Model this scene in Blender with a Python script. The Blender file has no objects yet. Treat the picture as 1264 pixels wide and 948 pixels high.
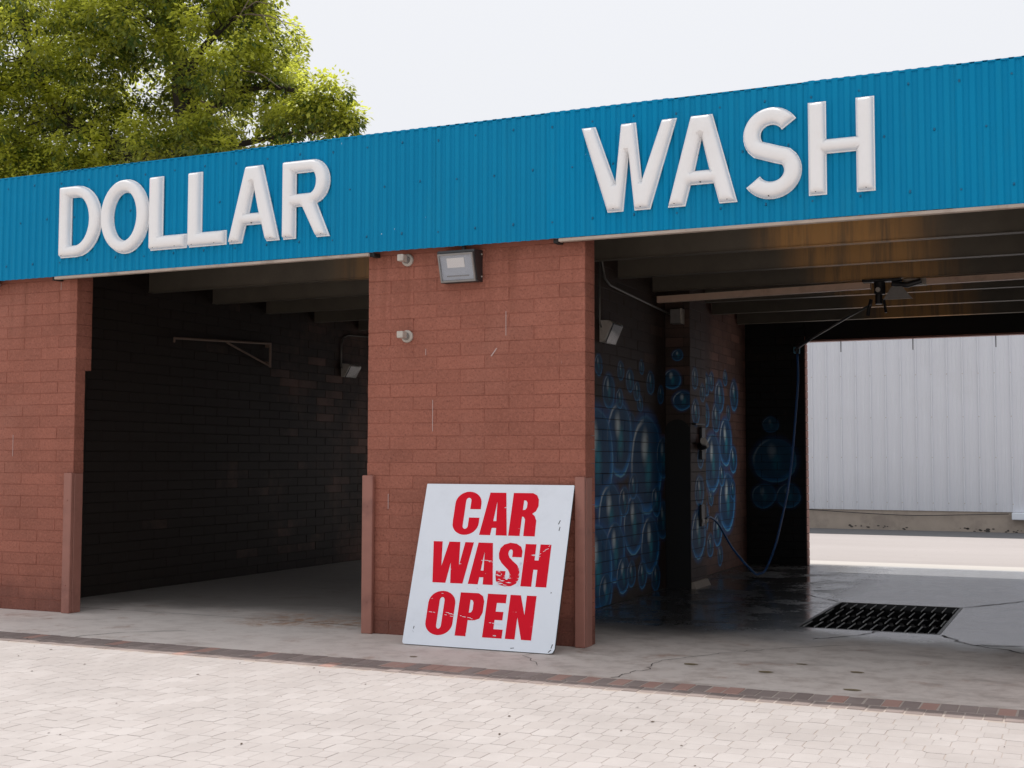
import bpy, math, random
from mathutils import Vector, Matrix
random.seed(11)
sc = bpy.context.scene
col = sc.collection
# ------------------------------------------------------------------ camera
cam_d = bpy.data.cameras.new('camera')
cam_d.sensor_width = 36.0
cam_d.lens = 36.0 * 1568.886 / 1264.0
cam_d.clip_start = 0.05
cam_d.clip_end = 2000.0
cam = bpy.data.objects.new('camera', cam_d)
col.objects.link(cam)
pitch, roll, yaw = 0.0591950, 0.0017279, 0.4261111
cy, sy, cp, sp = math.cos(yaw), math.sin(yaw), math.cos(pitch), math.sin(pitch)
F = Vector((-sy*cp, cy*cp, sp)); R0 = Vector((cy, sy, 0)); U0 = R0.cross(F)
R = R0*math.cos(roll) + U0*math.sin(roll); U = U0*math.cos(roll) - R0*math.sin(roll)
M = Matrix((( R.x, U.x, -F.x, 3.44945), (R.y, U.y, -F.y, -8.93989), (R.z, U.z, -F.z, 1.39923), (0, 0, 0, 1)))
cam.matrix_world = M
sc.camera = cam
# ------------------------------------------------------------------ light
SUN = Vector((-0.13, 0.335, 1.0)).normalized()
SUN_EL = math.asin(SUN.z); SUN_ROT = math.atan2(SUN.x, SUN.y)
sd = bpy.data.lights.new('sun', 'SUN'); sd.energy = 2.9; sd.angle = math.radians(0.6); sd.color = (1.0, 0.955, 0.905)
so = bpy.data.objects.new('sun', sd); col.objects.link(so)
so.rotation_euler = SUN.to_track_quat('Z', 'Y').to_euler(); so.location = SUN*40
w = bpy.data.worlds.new('World'); sc.world = w; w.use_nodes = True
nt = w.node_tree; nt.nodes.clear()
sky = nt.nodes.new('ShaderNodeTexSky'); sky.sky_type = 'NISHITA'; sky.sun_disc = False
sky.sun_elevation = SUN_EL; sky.sun_rotation = SUN_ROT
sky.air_density = 1.0; sky.dust_density = 6.0; sky.ozone_density = 1.0
hs = nt.nodes.new('ShaderNodeHueSaturation'); hs.inputs['Saturation'].default_value = 0.30
bg = nt.nodes.new('ShaderNodeBackground'); bg.inputs['Strength'].default_value = 0.13
wo = nt.nodes.new('ShaderNodeOutputWorld')
# thin bright overcast veil in front of the blue sky
veil = nt.nodes.new('ShaderNodeMix'); veil.data_type = 'RGBA'; veil.inputs[0].default_value = 0.78
veil.inputs[7].default_value = (5.55, 5.63, 5.87, 1)
nt.links.new(sky.outputs[0], hs.inputs['Color']); nt.links.new(hs.outputs[0], veil.inputs[6]); nt.links.new(veil.outputs[2], bg.inputs['Color']); nt.links.new(bg.outputs[0], wo.inputs['Surface'])
sc.view_settings.view_transform = 'Standard'; sc.view_settings.look = 'None'
sc.view_settings.exposure = 0.31; sc.view_settings.gamma = 1.0
sc.view_settings.use_curve_mapping = False

# ------------------------------------------------------------------ material helpers
class NT:
    def __init__(s, name):
        s.m = bpy.data.materials.new(name); s.m.use_nodes = True
        s.t = s.m.node_tree; s.t.nodes.clear()
        s.out = s.t.nodes.new('ShaderNodeOutputMaterial')
        s.b = s.t.nodes.new('ShaderNodeBsdfPrincipled')
        s.t.links.new(s.b.outputs[0], s.out.inputs['Surface'])
        s._pos = None
    def n(s, typ, **kw):
        nd = s.t.nodes.new('ShaderNode' + typ)
        for k, v in kw.items(): setattr(nd, k, v)
        return nd
    def put(s, sock, v):
        if isinstance(v, bpy.types.NodeSocket): s.t.links.new(v, sock)
        else:
            if isinstance(v, (tuple, list)) and len(v) == 3 and sock.type == 'RGBA': v = (*v, 1.0)
            sock.default_value = v
    def pos(s):
        if s._pos is None: s._pos = s.n('NewGeometry')
        return s._pos.outputs['Position']
    def geo(s):
        s.pos(); return s._pos
    def xyz(s):
        sp = s.n('SeparateXYZ'); s.put(sp.inputs[0], s.pos()); return sp.outputs
    def math(s, op, a, b=0.0, c=0.0, clamp=False):
        nd = s.n('Math', operation=op, use_clamp=clamp)
        s.put(nd.inputs[0], a); s.put(nd.inputs[1], b); s.put(nd.inputs[2], c); return nd.outputs[0]
    def vmath(s, op, a, b=(0, 0, 0), scale=None):
        nd = s.n('VectorMath', operation=op); s.put(nd.inputs[0], a)
        if op != 'LENGTH' and op != 'SCALE': s.put(nd.inputs[1], b)
        if scale is not None: s.put(nd.inputs['Scale'], scale)
        return nd.outputs['Value'] if op in ('LENGTH', 'DOT_PRODUCT') else nd.outputs[0]
    def noise(s, scale, detail=4.0, rough=0.55, vec=None, stretch=None):
        nd = s.n('TexNoise'); nd.inputs['Scale'].default_value = scale
        nd.inputs['Detail'].default_value = detail; nd.inputs['Roughness'].default_value = rough
        v = vec if vec is not None else s.pos()
        if stretch: v = s.vmath('MULTIPLY', v, stretch)
        s.put(nd.inputs['Vector'], v); return nd.outputs['Fac']
    def ramp(s, v, a, b, lo=0.0, hi=1.0):
        nd = s.n('MapRange', interpolation_type='SMOOTHSTEP'); s.put(nd.inputs[0], v)
        s.put(nd.inputs[1], a); s.put(nd.inputs[2], b); s.put(nd.inputs[3], lo); s.put(nd.inputs[4], hi)
        return nd.outputs[0]
    def mix(s, f, a, b, mode='MIX'):
        nd = s.n('Mix', data_type='RGBA', blend_type=mode)
        s.put(nd.inputs[0], f); s.put(nd.inputs[6], a); s.put(nd.inputs[7], b); return nd.outputs[2]
    def rnd(s):
        oi = s.n('ObjectInfo'); g = s.geo()
        return s.math('FRACT', s.math('ADD', oi.outputs['Random'], g.outputs['Random Per Island']))
    def bump(s, h, strength=0.3, dist=0.01):
        nd = s.n('Bump'); nd.inputs['Strength'].default_value = strength; nd.inputs['Distance'].default_value = dist
        s.put(nd.inputs['Height'], h); s.put(s.b.inputs['Normal'], nd.outputs[0])
    def fin(s, color, rough=0.6, metal=0.0, spec=None):
        s.put(s.b.inputs['Base Color'], color); s.put(s.b.inputs['Roughness'], rough); s.put(s.b.inputs['Metallic'], metal)
        if spec is not None: s.put(s.b.inputs['Specular IOR Level'], spec)
        return s.m

def simple(name, c, rough=0.55, var=0.15, scale=6.0, metal=0.0, bump=0.0, spec=None, dirt=None, dirt_amt=0.5):
    k = NT(name)
    f = k.noise(scale, 5)
    c2 = tuple(x*(1-var) for x in c); c1 = tuple(min(1, x*(1+var)) for x in c)
    cc = k.mix(f, c2, c1)
    if dirt:
        d = k.ramp(k.noise(scale*0.45, 6, 0.7), 0.50, 0.72, 0, dirt_amt); cc = k.mix(d, cc, dirt)
    if bump: k.bump(k.noise(scale*14, 3), bump, 0.004)
    return k.fin(cc, k.math('ADD', rough-0.08, k.math('MULTIPLY', f, 0.16)), metal, spec)

# ------------------------------------------------------------------ mesh helpers
class MB:
    def __init__(s): s.v = []; s.f = []; s.mi = []
    def add(s, vs, fs, mi=0):
        o = len(s.v); s.v += [tuple(x) for x in vs]; s.f += [tuple(o+i for i in f) for f in fs]; s.mi += [mi]*len(fs)
    def box(s, a, b, mi=0):
        x0, y0, z0 = a; x1, y1, z1 = b
        s.add([(x0,y0,z0),(x1,y0,z0),(x1,y1,z0),(x0,y1,z0),(x0,y0,z1),(x1,y0,z1),(x1,y1,z1),(x0,y1,z1)],
              [(0,3,2,1),(4,5,6,7),(0,1,5,4),(1,2,6,5),(2,3,7,6),(3,0,4,7)], mi)
    def cbox(s, a, b, c=0.004, mi=0):
        # box with all edges chamfered
        x = (a[0], b[0]); y = (a[1], b[1]); z = (a[2], b[2])
        vs = []; idx = {}
        for i in (0, 1):
            for j in (0, 1):
                for k in (0, 1):
                    sx, sy_, sz = (1, -1)[i], (1, -1)[j], (1, -1)[k]
                    p = (x[i], y[j], z[k])
                    for ax in range(3):
                        q = [p[0]+sx*c, p[1]+sy_*c, p[2]+sz*c]; q[ax] = p[ax]
                        idx[(i, j, k, ax)] = len(vs); vs.append(q)
        fs = []
        g = lambda i, j, k, ax: idx[(i, j, k, ax)]
        for ax in range(3):
            for e in (0, 1):
                o = [(0,0),(1,0),(1,1),(0,1)]; r = []
                for u, v in o:
                    t = [u, v]; t.insert(ax, e); r.append(g(*t, ax))
                if (e == 0) != (ax == 1): r = r[::-1]
                fs.append(tuple(r))
        for ax in range(3):
            a1, a2 = [q for q in range(3) if q != ax]
            for u in (0, 1):
                for v in (0, 1):
                    t0 = [0]*3; t1 = [0]*3; t0[a1] = t1[a1] = u; t0[a2] = t1[a2] = v; t1[ax] = 1
                    fs.append((g(*t0, a1), g(*t1, a1), g(*t1, a2), g(*t0, a2)))
        for i in (0, 1):
            for j in (0, 1):
                for k in (0, 1): fs.append((g(i,j,k,0), g(i,j,k,1), g(i,j,k,2)))
        s.add(vs, fs, mi)
    def tube(s, pts, r, n=8, mi=0, cap=True):
        pts = [Vector(p) for p in pts]; rs = r if isinstance(r, (list, tuple)) else [r]*len(pts)
        T = []
        for i in range(len(pts)):
            d = pts[min(i+1, len(pts)-1)] - pts[max(i-1, 0)]; T.append(d.normalized())
        up = Vector((0, 0, 1)) if abs(T[0].z) < 0.9 else Vector((1, 0, 0))
        nrm = T[0].cross(up).normalized(); rings = []
        vs = []
        for i, p in enumerate(pts):
            nrm = (nrm - T[i]*nrm.dot(T[i])).normalized(); bn = T[i].cross(nrm)
            rings.append(len(vs))
            for k in range(n):
                a = 2*math.pi*k/n; vs.append(p + (nrm*math.cos(a) + bn*math.sin(a))*rs[i])
        fs = []
        for i in range(len(pts)-1):
            for k in range(n): fs.append((i*n+k, i*n+(k+1) % n, (i+1)*n+(k+1) % n, (i+1)*n+k))
        if cap: fs.append(tuple(range(n))[::-1]); fs.append(tuple(range((len(pts)-1)*n, len(pts)*n)))
        s.add(vs, fs, mi)
    def cyl(s, p, q, r, n=16, mi=0): s.tube([p, q], r, n, mi)
    def prism(s, poly, axis, a, b, mi=0):
        # poly: 2D points in the two other axes (in xyz order), extruded a..b along axis
        def mk(p, t):
            q = list(p); q.insert(axis, t); return q
        n = len(poly); vs = [mk(p, a) for p in poly] + [mk(p, b) for p in poly]
        fs = [tuple(range(n))[::-1], tuple(range(n, 2*n))] + [(i, (i+1) % n, n+(i+1) % n, n+i) for i in range(n)]
        s.add(vs, fs, mi)
    def ribbon(s, pts, w, z):
        pts = [Vector((p[0], p[1], 0)) for p in pts]
        vs = []
        for i, p in enumerate(pts):
            d = (pts[min(i+1, len(pts)-1)] - pts[max(i-1, 0)]).normalized(); nn = Vector((-d.y, d.x, 0))
            ww = w*(0.4+0.9*random.random())/2
            vs += [(p.x+nn.x*ww, p.y+nn.y*ww, z), (p.x-nn.x*ww, p.y-nn.y*ww, z)]
        s.add(vs, [(2*i, 2*i+1, 2*i+3, 2*i+2) for i in range(len(pts)-1)])
    def mesh(s, name, mats):
        me = bpy.data.meshes.new(name); me.from_pydata(s.v, [], s.f)
        for m in (mats if isinstance(mats, (list, tuple)) else [mats]): me.materials.append(m)
        if any(s.mi): me.polygons.foreach_set('material_index', s.mi)
        me.update(); fixn(me)
        return me
    def build(s, name, mats, parent=None, loc=None):
        return link(name, s.mesh(name, mats), parent, loc)
def fixn(me):
    import bmesh
    bm = bmesh.new(); bm.from_mesh(me)
    if len(bm.faces) < 60000: bmesh.ops.recalc_face_normals(bm, faces=bm.faces)
    bm.to_mesh(me); bm.free()
def link(name, me, parent=None, loc=None):
    o = bpy.data.objects.new(name, me); col.objects.link(o)
    if loc is not None: o.location = loc
    if parent is not None:
        o.parent = parent
        o.matrix_parent_inverse = world_of(parent).inverted()
    return o
def world_of(o):
    m = o.matrix_basis.copy()
    if o.parent: m = world_of(o.parent) @ o.matrix_parent_inverse @ m
    return m
def tag(o, label=None, cat=None, group=None, kind=None):
    if label: o['label'] = label
    if cat: o['category'] = cat
    if group: o['group'] = group
    if kind: o['kind'] = kind
    return o
def thing(name, label, cat, loc=(0, 0, 0), group=None):
    o = bpy.data.objects.new(name, None); col.objects.link(o); o.location = loc; o.empty_display_size = 0.2
    return tag(o, label, cat, group)
def smooth(o, on=True):
    for p in o.data.polygons: p.use_smooth = on
    return o

# ------------------------------------------------------------------ materials
def block_mat(name, c, grime, grime_amt=0.35, low=0.5):
    k = NT(name); r = k.rnd()
    base = k.mix(r, tuple(x*0.90 for x in c), tuple(x*1.09 for x in c))
    n1 = k.noise(2.2, 6, 0.65); n2 = k.noise(38, 4, 0.6)
    base = k.mix(k.ramp(n1, 0.40, 0.72, 0, grime_amt), base, grime)
    base = k.mix(k.ramp(n2, 0.42, 0.72, 0, 0.30), base, tuple(min(1, x*1.5+0.02) for x in c))
    z = k.xyz()[2]
    stk = k.math('MULTIPLY', k.ramp(k.noise(9, 4, 0.6, stretch=(1, 1, 0.06)), 0.48, 0.70), k.ramp(z, 2.0, 3.0))      # run-off streaks below the fascia
    base = k.mix(k.math('MULTIPLY', stk, 0.5), base, (0.22, 0.075, 0.045))
    pal = k.ramp(k.noise(0.9, 5, 0.6), 0.50, 0.72, 0, 0.45)
    base = k.mix(pal, base, (0.39, 0.168, 0.122))
    pit = k.ramp(k.noise(60, 5, 0.8), 0.33, 0.50, 0.7, 0)
    base = k.mix(pit, base, (0.14, 0.045, 0.035))
    spl = k.math('ADD', k.math('MULTIPLY', k.noise(7, 4), 0.5), k.ramp(z, 0.75, 0.0))   # splash dirt near the ground
    base = k.mix(k.ramp(spl, 0.75, 1.3, 0, low), base, (0.085, 0.035, 0.03))
    scr = k.noise(60, 2, 0.5, stretch=(1.0, 1.0, 0.12))
    base = k.mix(k.ramp(scr, 0.74, 0.80, 0, 0.35), base, (0.55, 0.45, 0.42))
    k.bump(k.math('ADD', k.noise(120, 4, 0.7), k.math('MULTIPLY', k.noise(26, 3), 1.4)), 0.9, 0.006)
    return k.fin(base, 0.72, 0, 0.3)
m_block = block_mat('painted_block', (0.358, 0.132, 0.090), (0.205, 0.072, 0.046))
m_mortar = simple('painted_mortar', (0.31, 0.108, 0.073), 0.8, 0.2, 20)
m_pale_block = block_mat('rear_jamb_block', (0.42, 0.22, 0.18), (0.25, 0.13, 0.1))  # paler copy of the block colour, daylight on the rear jambs painted in

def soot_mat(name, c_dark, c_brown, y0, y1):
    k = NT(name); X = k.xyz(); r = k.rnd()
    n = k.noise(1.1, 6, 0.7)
    f = k.math('ADD', k.ramp(X[1], y0, y1, 0, 0.55), k.math('MULTIPLY', k.math('SUBTRACT', n, 0.5), 1.3))  # browner rearward: thinner soot plus the rear opening's light painted in
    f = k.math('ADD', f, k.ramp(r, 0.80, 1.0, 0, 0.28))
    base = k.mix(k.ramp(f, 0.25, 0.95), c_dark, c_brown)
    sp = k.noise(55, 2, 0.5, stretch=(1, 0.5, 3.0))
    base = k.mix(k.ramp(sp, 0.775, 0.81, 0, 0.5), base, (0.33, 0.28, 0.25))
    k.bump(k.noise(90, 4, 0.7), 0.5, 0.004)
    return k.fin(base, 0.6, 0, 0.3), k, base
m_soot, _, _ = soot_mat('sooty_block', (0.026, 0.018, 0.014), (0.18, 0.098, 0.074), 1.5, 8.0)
m_soot_mortar = simple('sooty_mortar', (0.012, 0.009, 0.008), 0.8, 0.3, 10)

def bubble_group():
    g = bpy.data.node_groups.new('soap_bubble', 'ShaderNodeTree')
    for nm, st in (('Color', 'NodeSocketColor'), ('P', 'NodeSocketVector'), ('C', 'NodeSocketVector'), ('InvR', 'NodeSocketFloat'), ('Amt', 'NodeSocketFloat')):
        g.interface.new_socket(nm, in_out='INPUT', socket_type=st)
    g.interface.new_socket('Color', in_out='OUTPUT', socket_type='NodeSocketColor')
    k = NT.__new__(NT); k.t = g; k._pos = None
    gi = g.nodes.new('NodeGroupInput'); go = g.nodes.new('NodeGroupOutput')
    d = k.vmath('SCALE', k.vmath('SUBTRACT', gi.outputs['P'], gi.outputs['C']), scale=gi.outputs['InvR'])
    L = k.vmath('LENGTH', d); amt = gi.outputs['Amt']
    c = gi.outputs['Color']
    c = k.mix(k.math('MULTIPLY', k.ramp(L, 1.28, 0.95, 0, 0.75), amt), c, (0.010, 0.15, 0.50))      # sprayed blue halo
    ins = k.ramp(L, 1.0, 0.95)
    c = k.mix(k.math('MULTIPLY', ins, 0.62), c, (0.010, 0.085, 0.15))
    low = k.ramp(k.vmath('DOT_PRODUCT', d, (0.45, -0.85, 0)), -0.35, 0.9)
    rim = k.math('MULTIPLY', k.ramp(L, 0.74, 0.95), ins)
    c = k.mix(k.math('MULTIPLY', k.math('MULTIPLY', rim, k.math('ADD', 0.12, k.math('MULTIPLY', low, 0.88))), amt), c, (0.03, 0.34, 0.90))
    edge = k.math('MULTIPLY', k.ramp(L, 0.93, 0.985), k.ramp(L, 1.035, 0.99))
    c = k.mix(k.math('MULTIPLY', k.math('MULTIPLY', edge, k.math('ADD', 0.2, k.math('MULTIPLY', low, 0.8))), k.math('MULTIPLY', amt, 0.85)), c, (0.25, 0.75, 1.0))
    ul = k.ramp(k.vmath('DOT_PRODUCT', d, (-0.80, 0.50, 0)), 0.50, 0.88)
    arc = k.math('MULTIPLY', k.math('MULTIPLY', k.ramp(L, 0.84, 0.91), k.ramp(L, 0.98, 0.93)), ul)
    c = k.mix(k.math('MULTIPLY', arc, k.math('MULTIPLY', amt, 0.85)), c, (0.85, 0.98, 1.0))
    s1 = k.vmath('LENGTH', k.vmath('MULTIPLY', k.vmath('SUBTRACT', d, (-0.12, 0.38, 0)), (3.4, 2.1, 0)))
    c = k.mix(k.math('MULTIPLY', k.ramp(s1, 1.0, 0.1, 0, 1.0), amt), c, (0.85, 0.98, 1.0))
    s2 = k.vmath('LENGTH', k.vmath('MULTIPLY', k.vmath('SUBTRACT', d, (0.10, -0.05, 0)), (3.0, 1.5, 0)))
    c = k.mix(k.math('MULTIPLY', k.ramp(s2, 1.0, 0.0, 0, 0.65), amt), c, (0.05, 0.55, 0.72))
    g.links.new(c, go.inputs[0])
    return g
BUB = bubble_group()
def mural_mat(name, bubs, plane, dark, brown, y0, y1):
    m, k, base = soot_mat(name, dark, brown, y0, y1)
    X = k.xyz(); cb = k.n('CombineXYZ')
    if plane == 'yz': k.put(cb.inputs[0], X[1]); k.put(cb.inputs[1], X[2])
    else: k.put(cb.inputs[0], X[0]); k.put(cb.inputs[1], X[2])
    wob = k.n('TexNoise'); wob.inputs['Scale'].default_value = 5; k.put(wob.inputs['Vector'], k.pos())   # uneven hand-sprayed outline
    P = k.vmath('ADD', cb.outputs[0], k.vmath('MULTIPLY', k.vmath('SUBTRACT', wob.outputs['Color'], (0.5, 0.5, 0.5)), (0.05, 0.05, 0)))
    for (u, v, r, a) in bubs:
        nd = k.n('Group'); nd.node_tree = BUB
        k.put(nd.inputs['Color'], base); k.put(nd.inputs['P'], P); nd.inputs['C'].default_value = (u, v, 0)
        nd.inputs['InvR'].default_value = 1.0/r; nd.inputs['Amt'].default_value = a
        base = nd.outputs[0]
    wear = k.ramp(k.noise(9, 6, 0.75), 0.58, 0.68, 0, 0.4)
    base = k.mix(wear, base, (0.06, 0.035, 0.028))
    k.put(k.b.inputs['Base Color'], base)
    return m
# the mural is too big for one shader: one material per square metre or so, each with the bubbles that reach it
TILE = {}; TILE_M = []
def tile_index(u, v, bubs, args):
    key = (args[0], int(u/.85), int(v/.62))
    if key not in TILE:
        u0, v0 = key[1]*.85-.23, key[2]*.62-.06; u1, v1 = u0+.85+.46, v0+.62+.12
        sel = []
        for (bu, bv, r, a) in bubs:
            du = max(u0-bu, 0, bu-u1); dv = max(v0-bv, 0, bv-v1)
            if math.hypot(du, dv) < r*1.25+.03: sel.append((bu, bv, r, a))
        TILE[key] = len(TILE_M); TILE_M.append(mural_mat(args[0], sel, *args[1:]))
    return TILE[key]
near_b = [(2.70,2.06,.17,.55),(3.33,2.20,.12,.5),(4.0,2.21,.12,.5),(3.65,1.98,.09,.5),(3.05,2.28,.10,.35),(4.35,2.10,.10,.5),(2.42,2.3,.1,.4),(3.7,2.36,.08,.4),
          (3.35,1.72,.16,.35),(3.0,1.60,.37,.9),(2.35,1.42,.47,.9),(3.86,1.34,.52,.95),(2.73,.84,.33,.9),(3.43,.74,.31,.95),(3.96,.50,.30,.9),(2.86,.49,.29,.9),(2.36,.36,.42,.95),
          (4.42,1.42,.22,.5),(4.40,.74,.2,.45),(3.14,.98,.15,.7),(3.1,.25,.18,.8),(3.42,1.12,.13,.6),(4.18,.95,.16,.7),(3.02,2.0,.1,.5),(3.55,2.1,.1,.5),(3.35,.24,.13,.6),(3.70,.20,.14,.7),(4.15,.14,.14,.6),(2.6,.12,.18,.6)]
far_b = [(6.43,1.36,.36,1),(7.05,1.62,.30,1),(7.12,.86,.37,1),(6.77,2.19,.21,.75),(7.50,2.24,.20,.6),(6.13,1.93,.15,.9),(6.17,2.31,.14,.6),(6.02,.70,.2,.9),(6.64,.52,.2,.9),
         (7.43,1.40,.18,.9),(6.60,1.92,.18,.6),(6.40,2.36,.12,.6),(7.05,2.45,.1,.5),(5.75,1.3,.2,.9),(6.85,1.2,.14,.8),(5.45,.55,.16,.8),(5.4,1.55,.12,.8),(6.3,.35,.14,.7),(6.35,.93,.1,.8),(5.6,1.95,.13,.7),(5.55,2.3,.12,.5),(5.8,.98,.18,.8),(6.75,.2,.12,.5),(7.4,1.0,.12,.7),(7.2,2.0,.1,.5)]
pier_b = [(4.80,.57,.27,1),(4.85,1.05,.17,.8),(4.72,1.92,.14,.9),(4.9,1.42,.12,.7),(4.7,2.3,.12,.5),(5.0,2.15,.1,.5)]
back_b = [(-.414,1.394,.30,.22),(-.562,.914,.165,.2),(-.234,.919,.163,.2),(-.464,1.874,.11,.14)]
A_NEAR = ('mural_block', 'yz', (0.06, 0.042, 0.034), (0.20, 0.11, 0.085), 1.5, 6.5)
A_FAR = ('mural_block_rear', 'yz', (0.085, 0.048, 0.038), (0.26, 0.135, 0.105), 4.0, 7.0)
m_pier_front = mural_mat('pier_front_block', [(-.72,2.28,.10,.5),(-.60,2.05,.11,.5),(-.66,2.55,.06,.4),(-.72,1.35,.2,.4)], 'xz', (0.06, 0.042, 0.034), (0.17, 0.096, 0.075), 1.5, 6.5)
m_mural_pier = mural_mat('mural_block_pier', pier_b, 'yz', (0.075, 0.047, 0.038), (0.24, 0.125, 0.10), 3.5, 6.0)
m_mural_back = mural_mat('mural_block_back', back_b, 'xz', (0.007, 0.007, 0.007), (0.02, 0.013, 0.011), 4.0, 12.0)
m_black = simple('black_paint', (0.010, 0.010, 0.010), 0.7, 0.2)

def fascia_mat():
    k = NT('blue_sheet_metal'); n = k.noise(1.6, 5)
    c = k.mix(n, (0.001, 0.225, 0.450), (0.002, 0.275, 0.525))
    c = k.mix(k.ramp(k.noise(7, 6, 0.7, stretch=(1, 1, 0.15)), 0.52, 0.75, 0, 0.25), c, (0.02, 0.24, 0.38))
    c = k.mix(k.math('MULTIPLY', k.n('ObjectInfo').outputs['Random'], 0.28), c, (0.012, 0.205, 0.36))
    ch = k.ramp(k.noise(26, 3, 0.6, stretch=(1, 1, 0.4)), 0.755, 0.775, 0, 0.85)
    c = k.mix(ch, c, (0.70, 0.76, 0.80))
    k.bump(k.noise(9, 3), 0.08, 0.01)
    return k.fin(c, 0.5, 0, 0.08)
m_fascia = fascia_mat()
m_screw = simple('screw_head', (0.004, 0.12, 0.24), 0.5)
m_letter = simple('letter_plastic', (0.93, 0.93, 0.935), 0.34, 0.04, 3, dirt=(0.74, 0.67, 0.60), dirt_amt=0.28)
m_trim = simple('weathered_trim', (0.46, 0.39, 0.33), 0.7, 0.25, 7, bump=0.2, dirt=(0.2, 0.15, 0.12))
def beam_mat():
    k = NT('orange_banded_beam'); X = k.xyz()
    base = k.mix(k.noise(3, 6, 0.65), (0.092, 0.083, 0.068), (0.20, 0.175, 0.135))
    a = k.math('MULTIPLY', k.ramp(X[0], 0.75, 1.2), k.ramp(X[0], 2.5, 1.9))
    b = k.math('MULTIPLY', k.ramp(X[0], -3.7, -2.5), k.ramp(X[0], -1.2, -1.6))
    st = k.math('MAXIMUM', a, b)  # orange bands across the middle of each bay's beams
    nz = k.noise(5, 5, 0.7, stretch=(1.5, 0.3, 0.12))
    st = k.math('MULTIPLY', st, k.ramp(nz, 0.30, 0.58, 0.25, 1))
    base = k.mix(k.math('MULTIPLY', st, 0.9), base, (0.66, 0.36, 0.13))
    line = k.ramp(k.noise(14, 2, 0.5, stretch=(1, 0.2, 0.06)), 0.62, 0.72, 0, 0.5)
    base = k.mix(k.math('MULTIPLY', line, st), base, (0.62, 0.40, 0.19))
    k.bump(k.noise(30, 4, 0.7), 0.25, 0.006)
    return k.fin(base, 0.5, 0, 0.35)
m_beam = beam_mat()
m_deck = simple('sooty_deck', (0.03, 0.03, 0.028), 0.8, 0.3, 4)
m_roof = simple('roof_membrane', (0.35, 0.34, 0.33), 0.8)
m_guard = simple('brown_painted_steel', (0.34, 0.150, 0.115), 0.42, 0.14, 9, dirt=(0.2, 0.085, 0.07), dirt_amt=0.6, spec=0.4)
m_grey_metal = simple('dull_grey_metal', (0.26, 0.25, 0.24), 0.45, 0.2, 20, metal=0.3)
m_pale_metal = simple('pale_dirty_metal', (0.50, 0.46, 0.41), 0.5, 0.2, 20, dirt=(0.2, 0.17, 0.14))
m_dark_metal = simple('dark_metal', (0.022, 0.022, 0.024), 0.42, 0.3, 20)
m_conduit = simple('conduit_metal', (0.20, 0.19, 0.175), 0.4, 0.25, 20, metal=0.5)
m_batten = simple('dirty_batten', (0.78, 0.55, 0.42), 0.5, 0.15, 8, dirt=(0.5, 0.32, 0.22))
m_hose = simple('blue_hose', (0.012, 0.10, 0.32), 0.35, 0.15)
m_lens = NT('lamp_glass'); m_lens.put(m_lens.b.inputs['Transmission Weight'], 0.95); m_lens.b.inputs['IOR'].default_value = 1.15; m_lens = m_lens.fin((0.93, 0.95, 0.98), 0.04)
m_reflector = simple('lamp_reflector', (0.45, 0.47, 0.51), 0.35, 0.1, 20, metal=0.2)
m_bulb = simple('lamp_bulb', (0.92, 0.86, 0.80), 0.3, 0.03)
m_board = simple('white_sign_board', (0.82, 0.875, 0.95), 0.45, 0.025, 4, dirt=(0.66, 0.70, 0.76), dirt_amt=0.4)
def red_mat():
    k = NT('red_sign_vinyl')
    c = k.mix(k.noise(4, 4), (0.68, 0.004, 0.018), (0.76, 0.008, 0.028))
    s1 = k.ramp(k.noise(34, 3, 0.6, stretch=(0.35, 1, 1)), 0.70, 0.725, 0, 0.9)
    c = k.mix(s1, c, (0.70, 0.74, 0.80))
    return k.fin(c, 0.5, 0, 0.12)
m_red = red_mat()
m_edge = simple('board_edge', (0.05, 0.055, 0.06), 0.6)

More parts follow.
